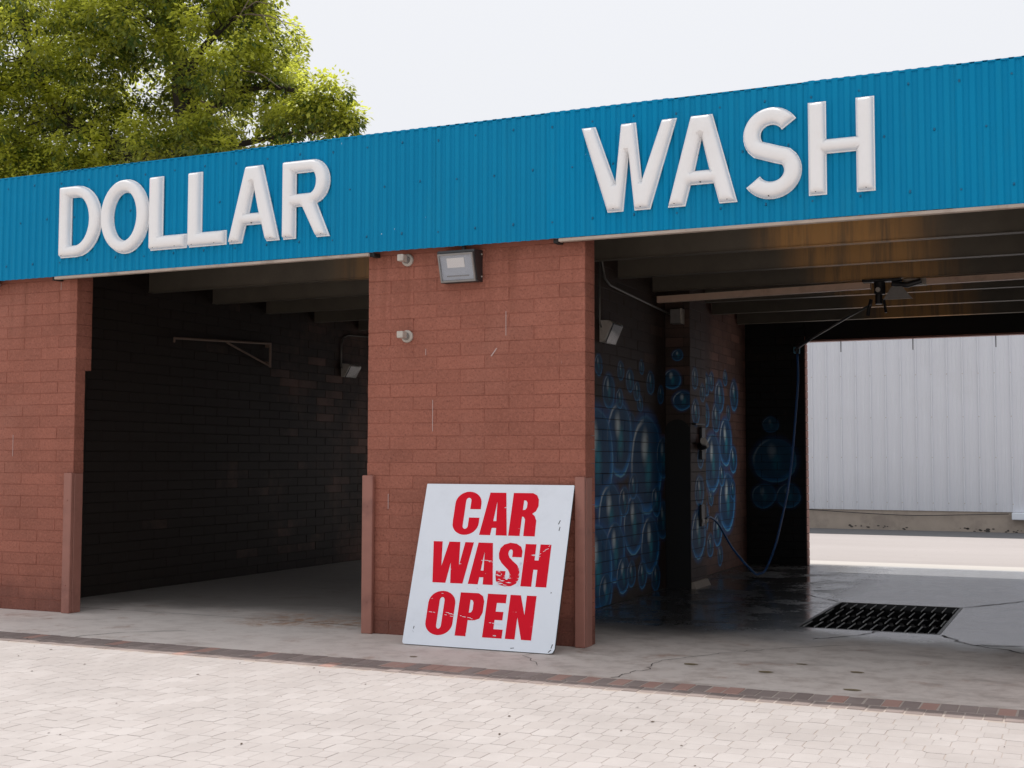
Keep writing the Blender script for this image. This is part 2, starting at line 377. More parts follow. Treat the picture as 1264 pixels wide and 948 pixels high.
def concrete_mat():
    k = NT('bay_concrete'); X = k.xyz()
    n1 = k.noise(0.9, 6, 0.65); n2 = k.noise(5, 6, 0.7); n3 = k.noise(70, 3, 0.6)
    c = k.mix(n1, (0.55, 0.485, 0.44), (0.68, 0.615, 0.57))
    c = k.mix(k.ramp(X[0], 0.0, -3.0, 0, 0.7), c, (0.74, 0.675, 0.63))
    c = k.mix(k.math('MULTIPLY', k.ramp(n2, 0.42, 0.70, 0, 0.6), k.ramp(X[0], -2.6, 0.2, 0.5, 1)), c, (0.36, 0.295, 0.26))
    c = k.mix(k.ramp(k.noise(1.6, 7, 0.75, stretch=(0.6, 1.4, 1)), 0.50, 0.70, 0, k.ramp(X[0], -2.6, 0.2, 0.35, 0.6)), c, (0.29, 0.245, 0.22))
    c = k.mix(k.ramp(n3, 0.60, 0.75, 0, 0.4), c, (0.52, 0.45, 0.39))
    ru = k.math('MULTIPLY', k.ramp(k.noise(2.2, 5, 0.7), 0.56, 0.70), 0.5)
    c = k.mix(ru, c, (0.33, 0.18, 0.12))
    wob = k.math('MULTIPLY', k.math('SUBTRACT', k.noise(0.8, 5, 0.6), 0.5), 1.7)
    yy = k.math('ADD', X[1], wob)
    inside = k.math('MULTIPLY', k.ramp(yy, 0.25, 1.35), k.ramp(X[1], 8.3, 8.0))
    c = k.mix(k.math('MULTIPLY', inside, k.ramp(X[0], 0.3, 1.4, 0.8, 0.12)), c, (0.14, 0.128, 0.118))  # kept paler on the right to stand in for the floor's reflection
    c = k.mix(k.ramp(X[1], 8.0, 8.4), c, (0.52, 0.49, 0.46))
    rb = k.math('MULTIPLY', k.math('MULTIPLY', k.ramp(X[0], -3.6, -2.9), k.ramp(yy, 0.05, 0.3)), k.math('MULTIPLY', k.ramp(yy, 0.95, 0.6), k.ramp(X[0], -1.5, -1.9)))
    c = k.mix(k.math('MULTIPLY', rb, k.ramp(k.noise(9, 5, 0.7), 0.40, 0.62, 0, 0.8)), c, (0.40, 0.21, 0.11))
    # standing water in the right hand bay, its reflections partly painted in
    wet = k.math('MULTIPLY', k.ramp(yy, 0.75, 1.75), k.ramp(X[0], -0.9, -0.7))
    wet = k.math('MULTIPLY', wet, k.ramp(X[1], 8.6, 8.2))
    lb = k.math('MULTIPLY', k.math('MULTIPLY', k.ramp(X[0], -2.9, -2.2), k.ramp(X[0], -1.2, -1.4)), k.math('MULTIPLY', k.ramp(yy, 1.2, 1.8), k.ramp(yy, 4.0, 3.0)))
    wet = k.math('MAXIMUM', wet, k.math('MULTIPLY', lb, 0.6))
    patch = k.math('MAXIMUM', k.ramp(X[0], 0.2, 1.4, 0, 0.95), k.ramp(k.math('ADD', k.noise(1.3, 6, 0.7), k.math('MULTIPLY', k.math('SUBTRACT', k.noise(30, 3, 0.7), 0.5), 0.35)), 0.30, 0.56, 0.1, 1))
    wetr = k.math('MULTIPLY', wet, patch)
    c = k.mix(k.math('MULTIPLY', wet, k.ramp(k.math('ADD', X[0], k.math('MULTIPLY', wob, 0.5)), 0.2, 1.3, 0.78, 0.6)), c, k.mix(k.ramp(X[0], 0.3, 1.3), k.mix(k.ramp(X[0], -1.0, -1.4), (0.018, 0.019, 0.020), (0.05, 0.085, 0.11)), (0.26, 0.31, 0.36)))  # right part paler and bluer: white building's reflection painted into the colour
    gr = k.noise(24, 4, 0.75)
    rough = k.math('ADD', 0.72, k.math('MULTIPLY', wetr, -0.62))
    k.put(k.b.inputs['Base Color'], c); k.put(k.b.inputs['Roughness'], rough)
    k.bump(k.math('ADD', k.noise(90, 4, 0.7), k.math('MULTIPLY', gr, 1.2)), 0.09, 0.004)
    return k.fin(c, rough, 0, 0.5)
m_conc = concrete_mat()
def lot_mat():
    k = NT('rear_lot_concrete'); n = k.noise(0.5, 6, 0.65, stretch=(0.35, 1.3, 1))
    c = k.mix(n, (0.33, 0.297, 0.286), (0.43, 0.395, 0.385))
    c = k.mix(k.ramp(k.noise(8, 5, 0.7), 0.58, 0.74, 0, 0.5), c, (0.26, 0.22, 0.20))
    k.bump(k.noise(60, 4), 0.3, 0.006)
    return k.fin(c, 0.85)
m_lot = lot_mat()
m_ground = simple('ground_gravel', (0.34, 0.31, 0.28), 0.9, 0.25, 0.6, bump=0.2)
def paver_mat(name, c1, c2, speck):
    k = NT(name); r = k.rnd()
    c = k.mix(r, c1, c2)
    c = k.mix(k.ramp(k.noise(1.1, 6, 0.7), 0.35, 0.7, 0, 0.8), c, tuple(x*0.88 for x in c1))
    c = k.mix(k.ramp(k.noise(160, 3, 0.6), 0.60, 0.78, 0, 0.5), c, speck)
    k.bump(k.noise(170, 3, 0.7), 0.35, 0.003)
    return k.fin(c, 0.85, 0, 0.25)
m_paver = paver_mat('cream_paver', (0.415, 0.378, 0.362), (0.465, 0.43, 0.415), (0.33, 0.30, 0.285))
m_sand = simple('joint_sand', (0.40, 0.34, 0.30), 0.95, 0.2, 30, bump=0.3)
m_brick_grey = paver_mat('grey_edging_paver', (0.235, 0.19, 0.175), (0.33, 0.27, 0.25), (0.16, 0.125, 0.11))
m_brick_red = paver_mat('red_edging_paver', (0.37, 0.225, 0.19), (0.43, 0.28, 0.24), (0.28, 0.17, 0.15))
m_joint_dark = simple('dark_joint_soil', (0.11, 0.09, 0.075), 0.95, 0.3, 30)
m_crack = simple('crack_dirt', (0.09, 0.08, 0.072), 0.95, 0.3, 30)
m_mbwall = simple('white_wall_cladding', (0.69, 0.71, 0.76), 0.45, 0.04, 1.2, dirt=(0.60, 0.61, 0.64), dirt_amt=0.3)
m_plinth = simple('plinth_concrete', (0.44, 0.37, 0.31), 0.85, 0.2, 4, bump=0.3, dirt=(0.26, 0.22, 0.19))
m_bark = simple('bark', (0.030, 0.024, 0.020), 0.9, 0.3, 9, bump=0.6)
m_twig = simple('twig_bark', (0.17, 0.13, 0.11), 0.9, 0.3, 9)
m_debris = simple('dry_debris', (0.07, 0.045, 0.03), 0.9, 0.5, 30)

# ------------------------------------------------------------------ setting: ground
g = MB(); g.add([(-600,-600,-.11),(600,-600,-.11),(600,600,-.11),(-600,600,-.11)], [(0,1,2,3)])
tag(g.build('ground', m_ground), kind='structure')
# bay floor with a pit under the grate
GX0, GX1, GY0, GY1 = 1.165, 2.325, 1.85, 3.92
FX0, FX1, FY0, FY1 = -7.1, 5.2, -1.165, 9.05
fl = MB()
xs = [FX0, GX0, GX1, FX1]; ys = [FY0, GY0, GY1, FY1]
for i in range(3):
    for j in range(3):
        if i == 1 and j == 1: continue
        fl.add([(xs[i],ys[j],0),(xs[i+1],ys[j],0),(xs[i+1],ys[j+1],0),(xs[i],ys[j+1],0)], [(0,1,2,3)])
fl.add([(FX0,FY0,0),(FX1,FY0,0),(FX1,FY0,-.1),(FX0,FY0,-.1)], [(0,1,2,3)])
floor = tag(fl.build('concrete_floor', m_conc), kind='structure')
pit = MB()
pit.add([(GX0,GY0,0),(GX1,GY0,0),(GX1,GY1,0),(GX0,GY1,0),(GX0,GY0,-.1),(GX1,GY0,-.1),(GX1,GY1,-.1),(GX0,GY1,-.1)],
        [(0,1,5,4),(1,2,6,5),(2,3,7,6),(3,0,4,7),(4,5,6,7)])
pit.build('drain_pit', m_black, floor)
cr = MB()
def crack(pts, w=0.012, n=6, jit=0.03):
    out = []
    for a, b in zip(pts[:-1], pts[1:]):
        for i in range(n):
            t = i/n; out.append((a[0]+(b[0]-a[0])*t + random.uniform(-jit, jit), a[1]+(b[1]-a[1])*t + random.uniform(-jit, jit)))
    out.append(pts[-1]); cr.ribbon(out, w, 0.003)
crack([(0.62,-1.16),(0.72,-.75),(0.70,-.35),(0.95,0.1),(1.35,0.6),(1.9,1.05)], 0.008, 8, .025)
crack([(GX1,GY1),(2.75,4.6),(3.1,5.4)], 0.02, 6, .01)
crack([(GX0,GY1),(0.6,4.6),(-0.4,5.6)], 0.014, 6, .015)
crack([(GX1,GY0),(2.6,1.35),(3.1,1.0)], 0.02, 8, .03)
crack([(2.6,1.35),(2.95,1.45),(3.15,1.3)], 0.02, 8, .03)
crack([(1.85,GY0),(1.7,1.5),(1.45,1.15)], 0.016, 6, .02)
crack([(-3.85,-1.16),(-3.7,-.85),(-3.3,-.5)], 0.012, 6, .015)
crack([(0.0,-.9),(-.25,-.55),(-.2,-.2)], 0.006, 6, .02)
crack([(-5.7,.35),(-4,.38),(-1.9,.33)], 0.010, 12, .006)
tag(cr.build('crack', m_crack, floor), kind='stuff')
sk = MB()
for _ in range(150):
    x = random.uniform(-6, 3.1); y = random.uniform(-1.1, 1.5); r = random.choice([.004,.006,.009])
    a = random.uniform(0, 3.14)
    sk.add([(x+r*math.cos(a+q*1.57)*(1 if q % 2 else 2), y+r*math.sin(a+q*1.57), 0.0025) for q in range(4)], [(0,1,2,3)])
tag(sk.build('grit', simple('pale_grit', (0.55, 0.5, 0.45), 0.9), floor), kind='stuff')
st = MB()
for x, y, rx, ry in ((0.93,-.42,.05,.035),(1.47,-.52,.05,.035),(2.02,-.28,.045,.03),(2.1,-.95,.055,.03),(-.95,-.93,.03,.02),(1.62,-.1,.04,.02)):
    st.add([(x+rx*math.cos(t*math.pi/7)*(1+.15*math.sin(t*2.3)), y+ry*math.sin(t*math.pi/7), .003) for t in range(14)], [tuple(range(14))])
tag(st.build('oil_stain', simple('oil_stain', (0.20, 0.155, 0.09), 0.7), floor), kind='stuff')

lot = MB(); lot.add([(-40,FY1,-.004),(40,FY1,-.004),(40,40,-.004),(-40,40,-.004)], [(0,1,2,3)])
lot = tag(lot.build('rear_lot', m_lot), kind='structure')
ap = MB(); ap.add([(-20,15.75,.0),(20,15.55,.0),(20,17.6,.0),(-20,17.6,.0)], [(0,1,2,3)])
tag(ap.build('dark_ground_strip', simple('dark_strip_surface', (0.15, 0.15, 0.155), 0.9, 0.2, 3, bump=0.4)), kind='structure')  # dark strip along the foot of the white clad building
# front paving
pv = MB(); pv.add([(-40,-40,-.0022),(40,-40,-.0022),(40,FY0,-.0022),(-40,FY0,-.0022)], [(0,1,2,3)])
paving = tag(pv.build('paver_paving', m_sand), kind='structure')
# keyhole paver: an octagon with a square tail
def paver_mesh(mb=None, ox=0, oy=0, oz=0, sc_=1.0):
    gp = 0.0019; a = .067-gp; b = .090-gp; cx_, cy_ = .021, .029
    oct_ = [(-a,-b+cy_),(-a+cx_,-b),(a-cx_,-b),(a,-b+cy_),(a,b-cy_),(a-cx_,b),(-a+cx_,b),(-a,b-cy_)]
    sx0, sx1, sy_ = .067+.0010, .153-gp, .058-gp
    sq = [(sx0,-sy_),(sx1,-sy_),(sx1,sy_),(sx0,sy_)]
    m = mb or MB()
    for poly in (oct_, sq):
        cxm = sum(p[0] for p in poly)/len(poly); n = len(poly); ch = .0018
        top = []
        for p in poly:
            dx, dy = p[0]-cxm, p[1]; L = math.hypot(dx, dy); top.append((p[0]-dx/L*ch, p[1]-dy/L*ch))
        vs = [(ox+p[0], oy+p[1], oz-.014) for p in poly] + [(ox+p[0], oy+p[1], oz-.0013) for p in poly] + [(ox+p[0], oy+p[1], oz) for p in top]
        fs = [tuple(range(2*n, 3*n))] + [(i,(i+1)%n,n+(i+1)%n,n+i) for i in range(n)] + [(n+i,n+(i+1)%n,2*n+(i+1)%n,2*n+i) for i in range(n)]
        m.add(vs, fs)
    # groove between body and tail
    m.add([(ox+.0615,oy-.05,oz-.0015),(ox+.0700,oy-.05,oz-.002),(ox+.0700,oy+.05,oz-.002),(ox+.0615,oy+.05,oz-.002)], [(0,1,2,3)])
    return m
PM = paver_mesh().mesh('paver', m_paver)
PX, PY = .110, .148
spots = []
Minv = M.inverted()
def project(p):
    q = Minv @ Vector(p); d = -q.z
    return 632 + 1568.886*q.x/d, 474 - 1568.886*q.y/d, d
row = 0; y = -1.655
while y > -8.5:
    off = (row % 2)*PX
    i0 = int(-9/(2*PX)); i1 = int(7/(2*PX))
    for i in range(i0, i1): spots.append((i*2*PX + off, y))
    y -= PY; row += 1
def keyf(s):
    px, py, d = project((s[0], s[1], 0))
    vis = -25 < px < 1289 and py < 965
    return (0 if vis else 1, d)
spots.sort(key=keyf)
rest = MB()
for i, (x, y) in enumerate(spots):
    dz = random.uniform(-.0006, .0008); x += random.uniform(-.0012,.0012); y += random.uniform(-.0012,.0012)
    if i < 300:
        o = link('paver', PM, paving); o.location = (x, y, dz); o.rotation_euler.z = random.uniform(-.004, .004); o.rotation_euler.x = random.uniform(-.004,.004)
    else: paver_mesh(rest, x, y, dz)
tag(rest.build('paver', m_paver, paving), kind='stuff')
# edging strip of small bricks
ed = MB(); ed.box((-9,-1.562,-.09),(7.5,FY0-.001,-.003)); edging = tag(ed.build('brick_edging', m_joint_dark), kind='structure')
def edge_brick(L, m):
    b = MB(); b.cbox((-.049,-L/2+.002,-.012),(.049,L/2-.002,.0), .004); return b.mesh('brick', m)
EB = {(r, c): edge_brick((.212, .166)[r], (m_brick_grey, m_brick_red)[c]) for r in (0, 1) for c in (0, 1)}
cnt = 0
for r in (0, 1):
    for i in range(-64, 58):
        x = i*.1035 + (.046 if r else 0)
        red = (random.random() < .38) if (r == 0 and x > -1.2) else (random.random() < (.12 if r == 0 else .05))
        o = link('brick', EB[(r, int(red))], edging)
        o.location = (x + random.uniform(-.002,.002), (-1.275, -1.468)[r] + random.uniform(-.003,.003), random.uniform(-.002,.003))
        o.rotation_euler.z = random.uniform(-.02,.02)
# loose dry leaves on the paving
db = MB()
for _ in range(90):
    x = random.uniform(-5, 3.2); y = random.uniform(-5, -1.2); a = random.uniform(0, 6.3); L = random.uniform(.006,.017); W_ = L*.4
    c_, s_ = math.cos(a), math.sin(a)
    pts = [(-L,0,.003),(0,W_,.007),(L,0,.005),(0,-W_,.003)]
    db.add([(x+p[0]*c_-p[1]*s_, y+p[0]*s_+p[1]*c_, p[2]) for p in pts], [(0,1,2,3)])
tag(db.build('leaf_litter', m_debris), 'scattered dry leaf bits on the cream pavers', 'leaf litter', kind='stuff')

# ------------------------------------------------------------------ the car wash building
wash = thing('car_wash', 'low red block car wash building with blue corrugated fascia and two open bays', 'building')
CH, HB = .1054, .2111
XL0, XL1, XM0, XM1, XR0, XR1 = -6.907, -5.007, -1.9007, 0.0, 3.107, 5.007
WL, WM0, WM1, WR = -5.83, -1.10, -.80, 3.93      # bay side wall planes
YB0, YB1 = 8.12, 8.28
TOP = 3.46
def block_mesh(w_, d, h=CH, c=.0035, m=m_block):
    b = MB(); g_ = .0016; j = lambda: random.uniform(-.0018,.0018)
    x0, x1, z0, z1 = g_, w_-g_, g_, h-g_
    fr = [(x0+c+j(),0+j(),z0+c),(x1-c+j(),0+j(),z0+c),(x1-c+j(),j(),z1-c),(x0+c+j(),j(),z1-c)]
    md = [(x0,c,z0+j()),(x1,c,z0+j()),(x1,c,z1+j()),(x0,c,z1+j())]
    bk = [(x0,d,z0),(x1,d,z0),(x1,d,z1),(x0,d,z1)]
    b.add(fr+md+bk, [(0,1,2,3)] + [(i,4+i,4+(i+1)%4,(i+1)%4) for i in range(4)] + [(4+i,8+i,8+(i+1)%4,4+(i+1)%4) for i in range(4)] + [(8,11,10,9)])
    return b.mesh('block', m)
random.seed(5)
VAR = {}
for w_ in (1, 2):
    for d in (.125, .2): VAR[(w_, d)] = [block_mesh(HB*w_, d) for _ in range(3)]
NC = 29
def pillar_layout(k, nh=9):
    out = []; i = 0
    if k % 2 == 0: out.append((0, 1)); i = 1
    while i < nh:
        w_ = 2 if i+2 <= nh else 1
        out.append((i, w_)); i += w_
    return out
def pillar(x0, x1, depth_fn, individual, nm='pillar'):
    core = MB(); core.box((x0+.006, .0042, 0), (x1-.006, .12, TOP)); core.box((x0+.002,.0,NC*CH+.002),(x1-.002,.2,TOP+.001))
    p = core.build(nm, m_mortar, wash)
    stuff = MB()
    for k in range(NC):
        for (i, w_) in pillar_layout(k):
            d = depth_fn(k)
            X = x0 + i*HB
            if individual(X, w_):
                o = link('block', random.choice(VAR[(w_, d)]), p); o.location = (X, random.uniform(-.0015,.0015), k*CH)
            else:
                stuff.cbox((X+.0022, 0, k*CH+.0022), (X+w_*HB-.0022, d, (k+1)*CH-.0022), .0035)
    if stuff.v: tag(stuff.build('block', m_block, p), kind='stuff')
    return p
pillar(XM0, XM1, lambda k: .2, lambda x, w_: True)
pillar(XL0, XL1, lambda k: .2 if k >= 21 else .125, lambda x, w_: x+w_*HB > -6.0)
pillar(XR0, XR1, lambda k: .2, lambda x, w_: False)

# bay walls: a mortar core and coursed blocks on the faces that show
def face_blocks(mb, o, u, n, length, c0=0, ncourse=32, bw=2*HB, skip=None, mi=None):
    # o: origin, u: unit run direction, n: outward normal (both axis aligned)
    u = Vector(u); n = Vector(n); o = Vector(o)
    for k in range(c0, c0+ncourse):
        t = -(bw/2 if k % 2 else 0)
        while t < length:
            a, b = max(t, 0)+.0022, min(t+bw, length)-.0022
            if b-a > .03 and not (skip and skip(a, b, k)):
                e = random.uniform(-.0015, .0022)
                p = o+u*a+Vector((0,0,k*CH+.0022)); q = o+u*b+n*(.007+e)+Vector((0,0,(k+1)*CH-.0022))
                lo = [min(p[i], q[i]) for i in range(3)]; hi = [max(p[i], q[i]) for i in range(3)]
                mb.cbox(lo, hi, .003, mi((a+b)/2, (k+.5)*CH) if mi else 0)
            t += bw
def bay_wall(x0, x1, y0=.2, y1=YB0, m=m_soot_mortar):
    b = MB(); b.box((x0, y0+.001, 0), (x1, y1-.001, TOP)); return b.build('bay_wall', m, wash)
wl = bay_wall(WL-.25, WL-.006)
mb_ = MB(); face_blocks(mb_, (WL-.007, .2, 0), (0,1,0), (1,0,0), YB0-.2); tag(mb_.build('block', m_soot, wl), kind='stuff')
wm = bay_wall(WM0, WM1-.006, m=simple('pale_sooty_mortar', (0.07, 0.055, 0.05), 0.8, 0.3, 10))
# mural wall: single blocks where they show largest, the rest joined
PR0, PR1, PRX = 4.51, 5.13, -.515
near = MB(); far = MB()
def in_single(a, b, k): return 2.25 < a+.2 and b+.2 < 4.52 and 2 <= k < 14
single = []
def skip_near(a, b, k):
    if a+.2 >= 4.5: return True
    if in_single(a, b, k): single.append((a, b, k)); return True
    return False
face_blocks(near, (WM1-.007,.2,0), (0,1,0), (1,0,0), YB0-.2, skip=skip_near, mi=lambda u, v: tile_index(u+.2, v, near_b, A_NEAR))
face_blocks(far, (WM1-.007,.2,0), (0,1,0), (1,0,0), YB0-.2, skip=lambda a, b, k: a+.2 < 4.5, mi=lambda u, v: tile_index(u+.2, v, far_b, A_FAR))
for (a, b, k) in single: tile_index((a+b)/2+.2, (k+.5)*CH, near_b, A_NEAR)
tag(near.build('block', TILE_M, wm), kind='stuff'); tag(far.build('block', TILE_M, wm), kind='stuff')
SM = {}
for (a, b, k) in single:
    ti = tile_index((a+b)/2+.2, (k+.5)*CH, near_b, A_NEAR); key = (round(b-a, 3), ti)
    if key not in SM:
        q = MB(); q.cbox((0,0,0),(.007, b-a, CH-.0044), .003); SM[key] = q.mesh('block', TILE_M[ti])
    o = link('block', SM[key], wm); o.location = (WM1-.007+random.uniform(-.001,.003), .2+a, k*CH+.0022)
wr = bay_wall(WR+.006, WR+.25)
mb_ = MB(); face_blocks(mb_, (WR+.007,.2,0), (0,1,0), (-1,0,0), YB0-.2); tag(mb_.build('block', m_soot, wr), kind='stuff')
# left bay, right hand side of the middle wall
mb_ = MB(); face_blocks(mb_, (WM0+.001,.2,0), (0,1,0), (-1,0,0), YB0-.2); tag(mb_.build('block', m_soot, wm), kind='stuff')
# pier that stands out of the mural wall
pc = MB(); pc.box((WM1+.002, PR0, 0), (PRX-.006, PR1, TOP)); pier = pc.build('pier', m_soot_mortar, wash)
pf = MB(); face_blocks(pf, (PRX-.007, PR0+.001, 0), (0,1,0), (1,0,0), PR1-PR0-.002)
tag(pf.build('block', m_mural_pier, pier), kind='stuff')
pf = MB(); face_blocks(pf, (WM1+.004, PR0+.001, 0), (1,0,0), (0,-1,0), PRX-WM1-.006)
tag(pf.build('block', m_pier_front, pier), kind='stuff')
arch = [(WM1+.008, .0), (PRX+.001, 0), (PRX+.001, 1.80)] + [(-.66+.145*math.cos(t*math.pi/16), 1.70+.14*math.sin(t*math.pi/16)) for t in range(2, 17)]
arch = [(min(x, PRX+.001), z) for x, z in arch]
pa = MB(); pa.prism(arch, 1, PR0-.016, PR0-.008); pa.build('black_panel', m_black, pier)
cu = MB(); cu.prism([(PRX+.001,0),(PRX+.06,0),(PRX+.02,.07),(PRX+.001,.07)], 1, PR0, PR1-.05); cu.build('curb', m_plinth, pier)

# rear wall: returns, jambs and lintel
for (x0, x1, mat_in) in ((WL, XL1, m_soot), (WM1, XM1, m_mural_back), (XM0, WM0, m_soot), (XR0, WR, m_soot)):
    b = MB(); b.box((x0, YB0+.006, 0), (x1, YB1, TOP)); rw = b.build('rear_wall', m_soot_mortar, wash)
    q = MB(); face_blocks(q, (x0+.001, YB0+.007, 0), (1,0,0), (0,-1,0), x1-x0-.002); tag(q.build('block', mat_in, rw), kind='stuff')
    q = MB()
    xe, nx = (x1, 1) if x1 in (XL1, XM1) else (x0, -1)
    for k in range(29):
        q.cbox((min(xe, xe+nx*.012), YB0+.008, k*CH+.004), (max(xe, xe+nx*.012), YB1-.002, (k+1)*CH-.004), .003)
    tag(q.build('block', m_pale_block, rw), kind='stuff')
b = MB(); b.box((WM0+.001, YB0, 0), (WM1-.001, YB1-.002, TOP)); b.build('rear_wall', m_soot_mortar, wash)
for x0, x1 in ((XL1, XM0), (XM1, XR0)):
    b = MB(); b.box((x0+.002, YB0+.01, 3.0), (x1-.002, YB1-.004, TOP)); li = b.build('lintel', m_soot_mortar, wash)
    q = MB(); q.box((x0+.02, YB0+.005, 2.975), (x1-.02, YB1-.03, 2.998)); q.build('lintel_plate', m_guard, li)
for x in (.47, 1.39, 2.40):
    q = MB(); q.cyl((x, 8.2, 2.83), (x, 8.2, 2.98), .006, 8); q.build('hanger_rod', m_dark_metal, wash)

# roof and beams
b = MB(); b.box((XL0, .02, TOP+.004), (XR1, YB1, TOP+.20)); b.build('roof', m_roof, wash)
b = MB(); b.box((XL0+.02, .21, TOP-.03), (XR1-.02, YB0, TOP+.002)); b.build('roof_deck', m_deck, wash)
b = MB(); b.box((XL0, .0, TOP+.206), (XR1, .12, 4.0)); b.build('parapet', m_roof, wash)
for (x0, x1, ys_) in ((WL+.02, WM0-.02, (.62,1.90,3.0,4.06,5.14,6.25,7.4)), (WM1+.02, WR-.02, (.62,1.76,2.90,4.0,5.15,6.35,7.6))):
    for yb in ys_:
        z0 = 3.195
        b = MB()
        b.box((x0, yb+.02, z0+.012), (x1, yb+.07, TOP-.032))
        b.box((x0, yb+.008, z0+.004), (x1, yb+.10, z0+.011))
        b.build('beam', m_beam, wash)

# fascia: corrugated sheets, screws, header trims
PIT = .0815; FZ0, FZ1 = 3.068, 4.041; NP = 12
def sheet():
    b = MB(); d = .012; prof = []
    for i in range(NP):
        t = i*PIT
        prof += [(t+.000, d), (t+.026, d), (t+.040, 0), (t+.0695, 0)]
    prof += [(NP*PIT, d), (NP*PIT+.020, d)]
    vs = []; n = len(prof)
    for (x, yy) in prof: vs += [(x, yy, FZ0), (x, yy, FZ1), (x, yy+.0015, FZ0), (x, yy+.0015, FZ1)]
    fs = []
    for i in range(n-1):
        a = 4*i; c_ = 4*(i+1)
        fs += [(a, c_, c_+1, a+1), (a+2, a+3, c_+3, c_+2), (a+1, c_+1, c_+3, a+3), (a, a+2, c_+2, c_)]
    b.add(vs, fs); return b.mesh('fascia_panel', m_fascia)
SH = sheet()
sb = MB()
for zz, offs in ((3.19, 0), (3.60, 1), (3.93, 0)):
    for i in range(0, NP, 4):
        x = i*PIT+.055+(2*PIT if offs else 0); sb.tube([(x, .001, zz+random.uniform(-.02,.02)), (x, -.006, zz)], .0065, 8)
SCR = sb.mesh('screw', m_screw)
x = -7.12; i = 0
FY = -.12
while x < 5.1:
    o = link('fascia_panel', SH, wash); o.location = (x, FY - (.002 if i % 2 else 0), random.uniform(-.004,.004))
    s_ = link('screw', SCR, o); s_.parent = o; s_.matrix_parent_inverse = Matrix(); s_.location = (0, 0, 0); tag(s_, kind='stuff')
    x += NP*PIT; i += 1
b = MB(); b.box((-7.1, FY+.022, FZ0+.05), (5.18, .0-.002, FZ0+.30)); b.box((-7.1, FY+.022, FZ0+.65), (5.18, -.002, FZ1-.03)); b.build('fascia_backing', m_deck, wash)
b = MB(); b.box((-7.1, FY+.0, FZ1-.012), (5.18, .13, FZ1-.002)); b.build('parapet_cap', m_fascia, wash)
for x0, x1 in ((-5.17, -1.83), (-.17, 3.3)):
    b = MB(); b.cbox((x0, FY-.004, FZ0-.026), (x1, FY+.045, FZ0-.002), .003); b.build('header_trim', m_trim, wash)
for x in (-1.815, -.205, -5.20):
    b = MB(); b.box((x-.015, FY+.02, FZ0-.03), (x+.025, -.003, FZ0+.0)); b.build('trim_bracket', m_black, wash)
# scuffs on the pillars
b = MB()
for x, z0, z1 in ((-1.30, 1.62, 1.87), (-1.365, 2.23, 2.28), (-.66, 2.36, 2.55), (-5.75, 1.42, 1.62), (-5.20, 2.96, 3.03), (-1.70, 1.0, 1.12)):
    w_ = .004; b.box((x-w_/2, -.0035, z0), (x+w_/2, -.002, z1))
b.add([(-.79,-.003,2.205),(-.784,-.003,2.20),(-.735,-.003,2.262),(-.742,-.003,2.266)], [(0,1,2,3)])
tag(b.build('paint_scuff', simple('pale_scuff', (0.55, 0.42, 0.40), 0.8), wash), kind='stuff')

# ------------------------------------------------------------------ corner guards
def guard(x0, x1, side, depth, label):
    t = thing('corner_guard', label, 'corner guard', ((x0+x1)/2, 0, 0), 'steel guards on the pillar corners')
    b = MB(); b.cbox((x0, -.046, 0.001), (x1, -.006, 1.268), .005); f = b.build('front_plate', m_guard, t)
    b = MB()
    xs_ = (x1-.012, x1+.004) if side > 0 else (x0-.004, x0+.012)
    xs_ = (x1-.02, x1+.0) if side > 0 else (x0-.0, x0+.02)
    b.cbox((xs_[0], -.004, .001), (xs_[1]+(.002 if side > 0 else 0), depth, 1.262), .003); b.build('side_plate', m_guard, t)
    for z in (.25, 1.02):
        b = MB(); b.tube([((x0+x1)/2, -.045, z), ((x0+x1)/2, -.0495, z)], .008, 8); b.build('bolt', m_guard, t)
    return t
guard(-5.078, -4.985, 1, .10, 'brown steel corner guard on the left pillar beside the left bay')
guard(-1.920, -1.822, -1, .10, 'brown steel corner guard on the left edge of the middle pillar')
guard(-.072, .008, 1, .11, 'brown steel corner guard behind the right edge of the leaning sign')

# ------------------------------------------------------------------ outlines of letters
def arc(cx, cy_, rx, ry, a0, a1, n=14):
    return [(cx+rx*math.cos(math.radians(a0+(a1-a0)*i/n)), cy_+ry*math.sin(math.radians(a0+(a1-a0)*i/n))) for i in range(n+1)]
def glyph_mesh(name, loops, bevel=0.0, extr=.001, offset=0.0, res=3):
    cd = bpy.data.curves.new(name, 'CURVE'); cd.dimensions = '2D'; cd.fill_mode = 'BOTH'
    cd.extrude = extr; cd.bevel_depth = bevel; cd.bevel_resolution = res; cd.offset = offset
    for lp in loops:
        s = cd.splines.new('POLY'); s.points.add(len(lp)-1); s.use_cyclic_u = True
        for p, q in zip(s.points, lp): p.co = (q[0], q[1], 0, 1)
    o = bpy.data.objects.new(name, cd); col.objects.link(o)
    dg = bpy.context.evaluated_depsgraph_get(); dg.update()
    me = bpy.data.meshes.new_from_object(o.evaluated_get(dg))
    bpy.data.objects.remove(o); bpy.data.curves.remove(cd); me.name = name
    me.materials.clear()
    return me
def stroke_loop(pts, hw):
    # outline of a thick open line
    L = []; Rr = []
    for i, p in enumerate(pts):
        a = pts[max(i-1, 0)]; b = pts[min(i+1, len(pts)-1)]
        d = Vector((b[0]-a[0], b[1]-a[1])).normalized(); n = Vector((-d.y, d.x))
        L.append((p[0]+n.x*hw, p[1]+n.y*hw)); Rr.append((p[0]-n.x*hw, p[1]-n.y*hw))
    return L + Rr[::-1]
H = .654
import numpy as np
from mathutils.geometry import delaunay_2d_cdt
PROF_D = [0, .0065, .0085, .014, .022, .034, .052, .2]
PROF_Z = [.010, .011, .034, .052, .062, .069, .073, .073]
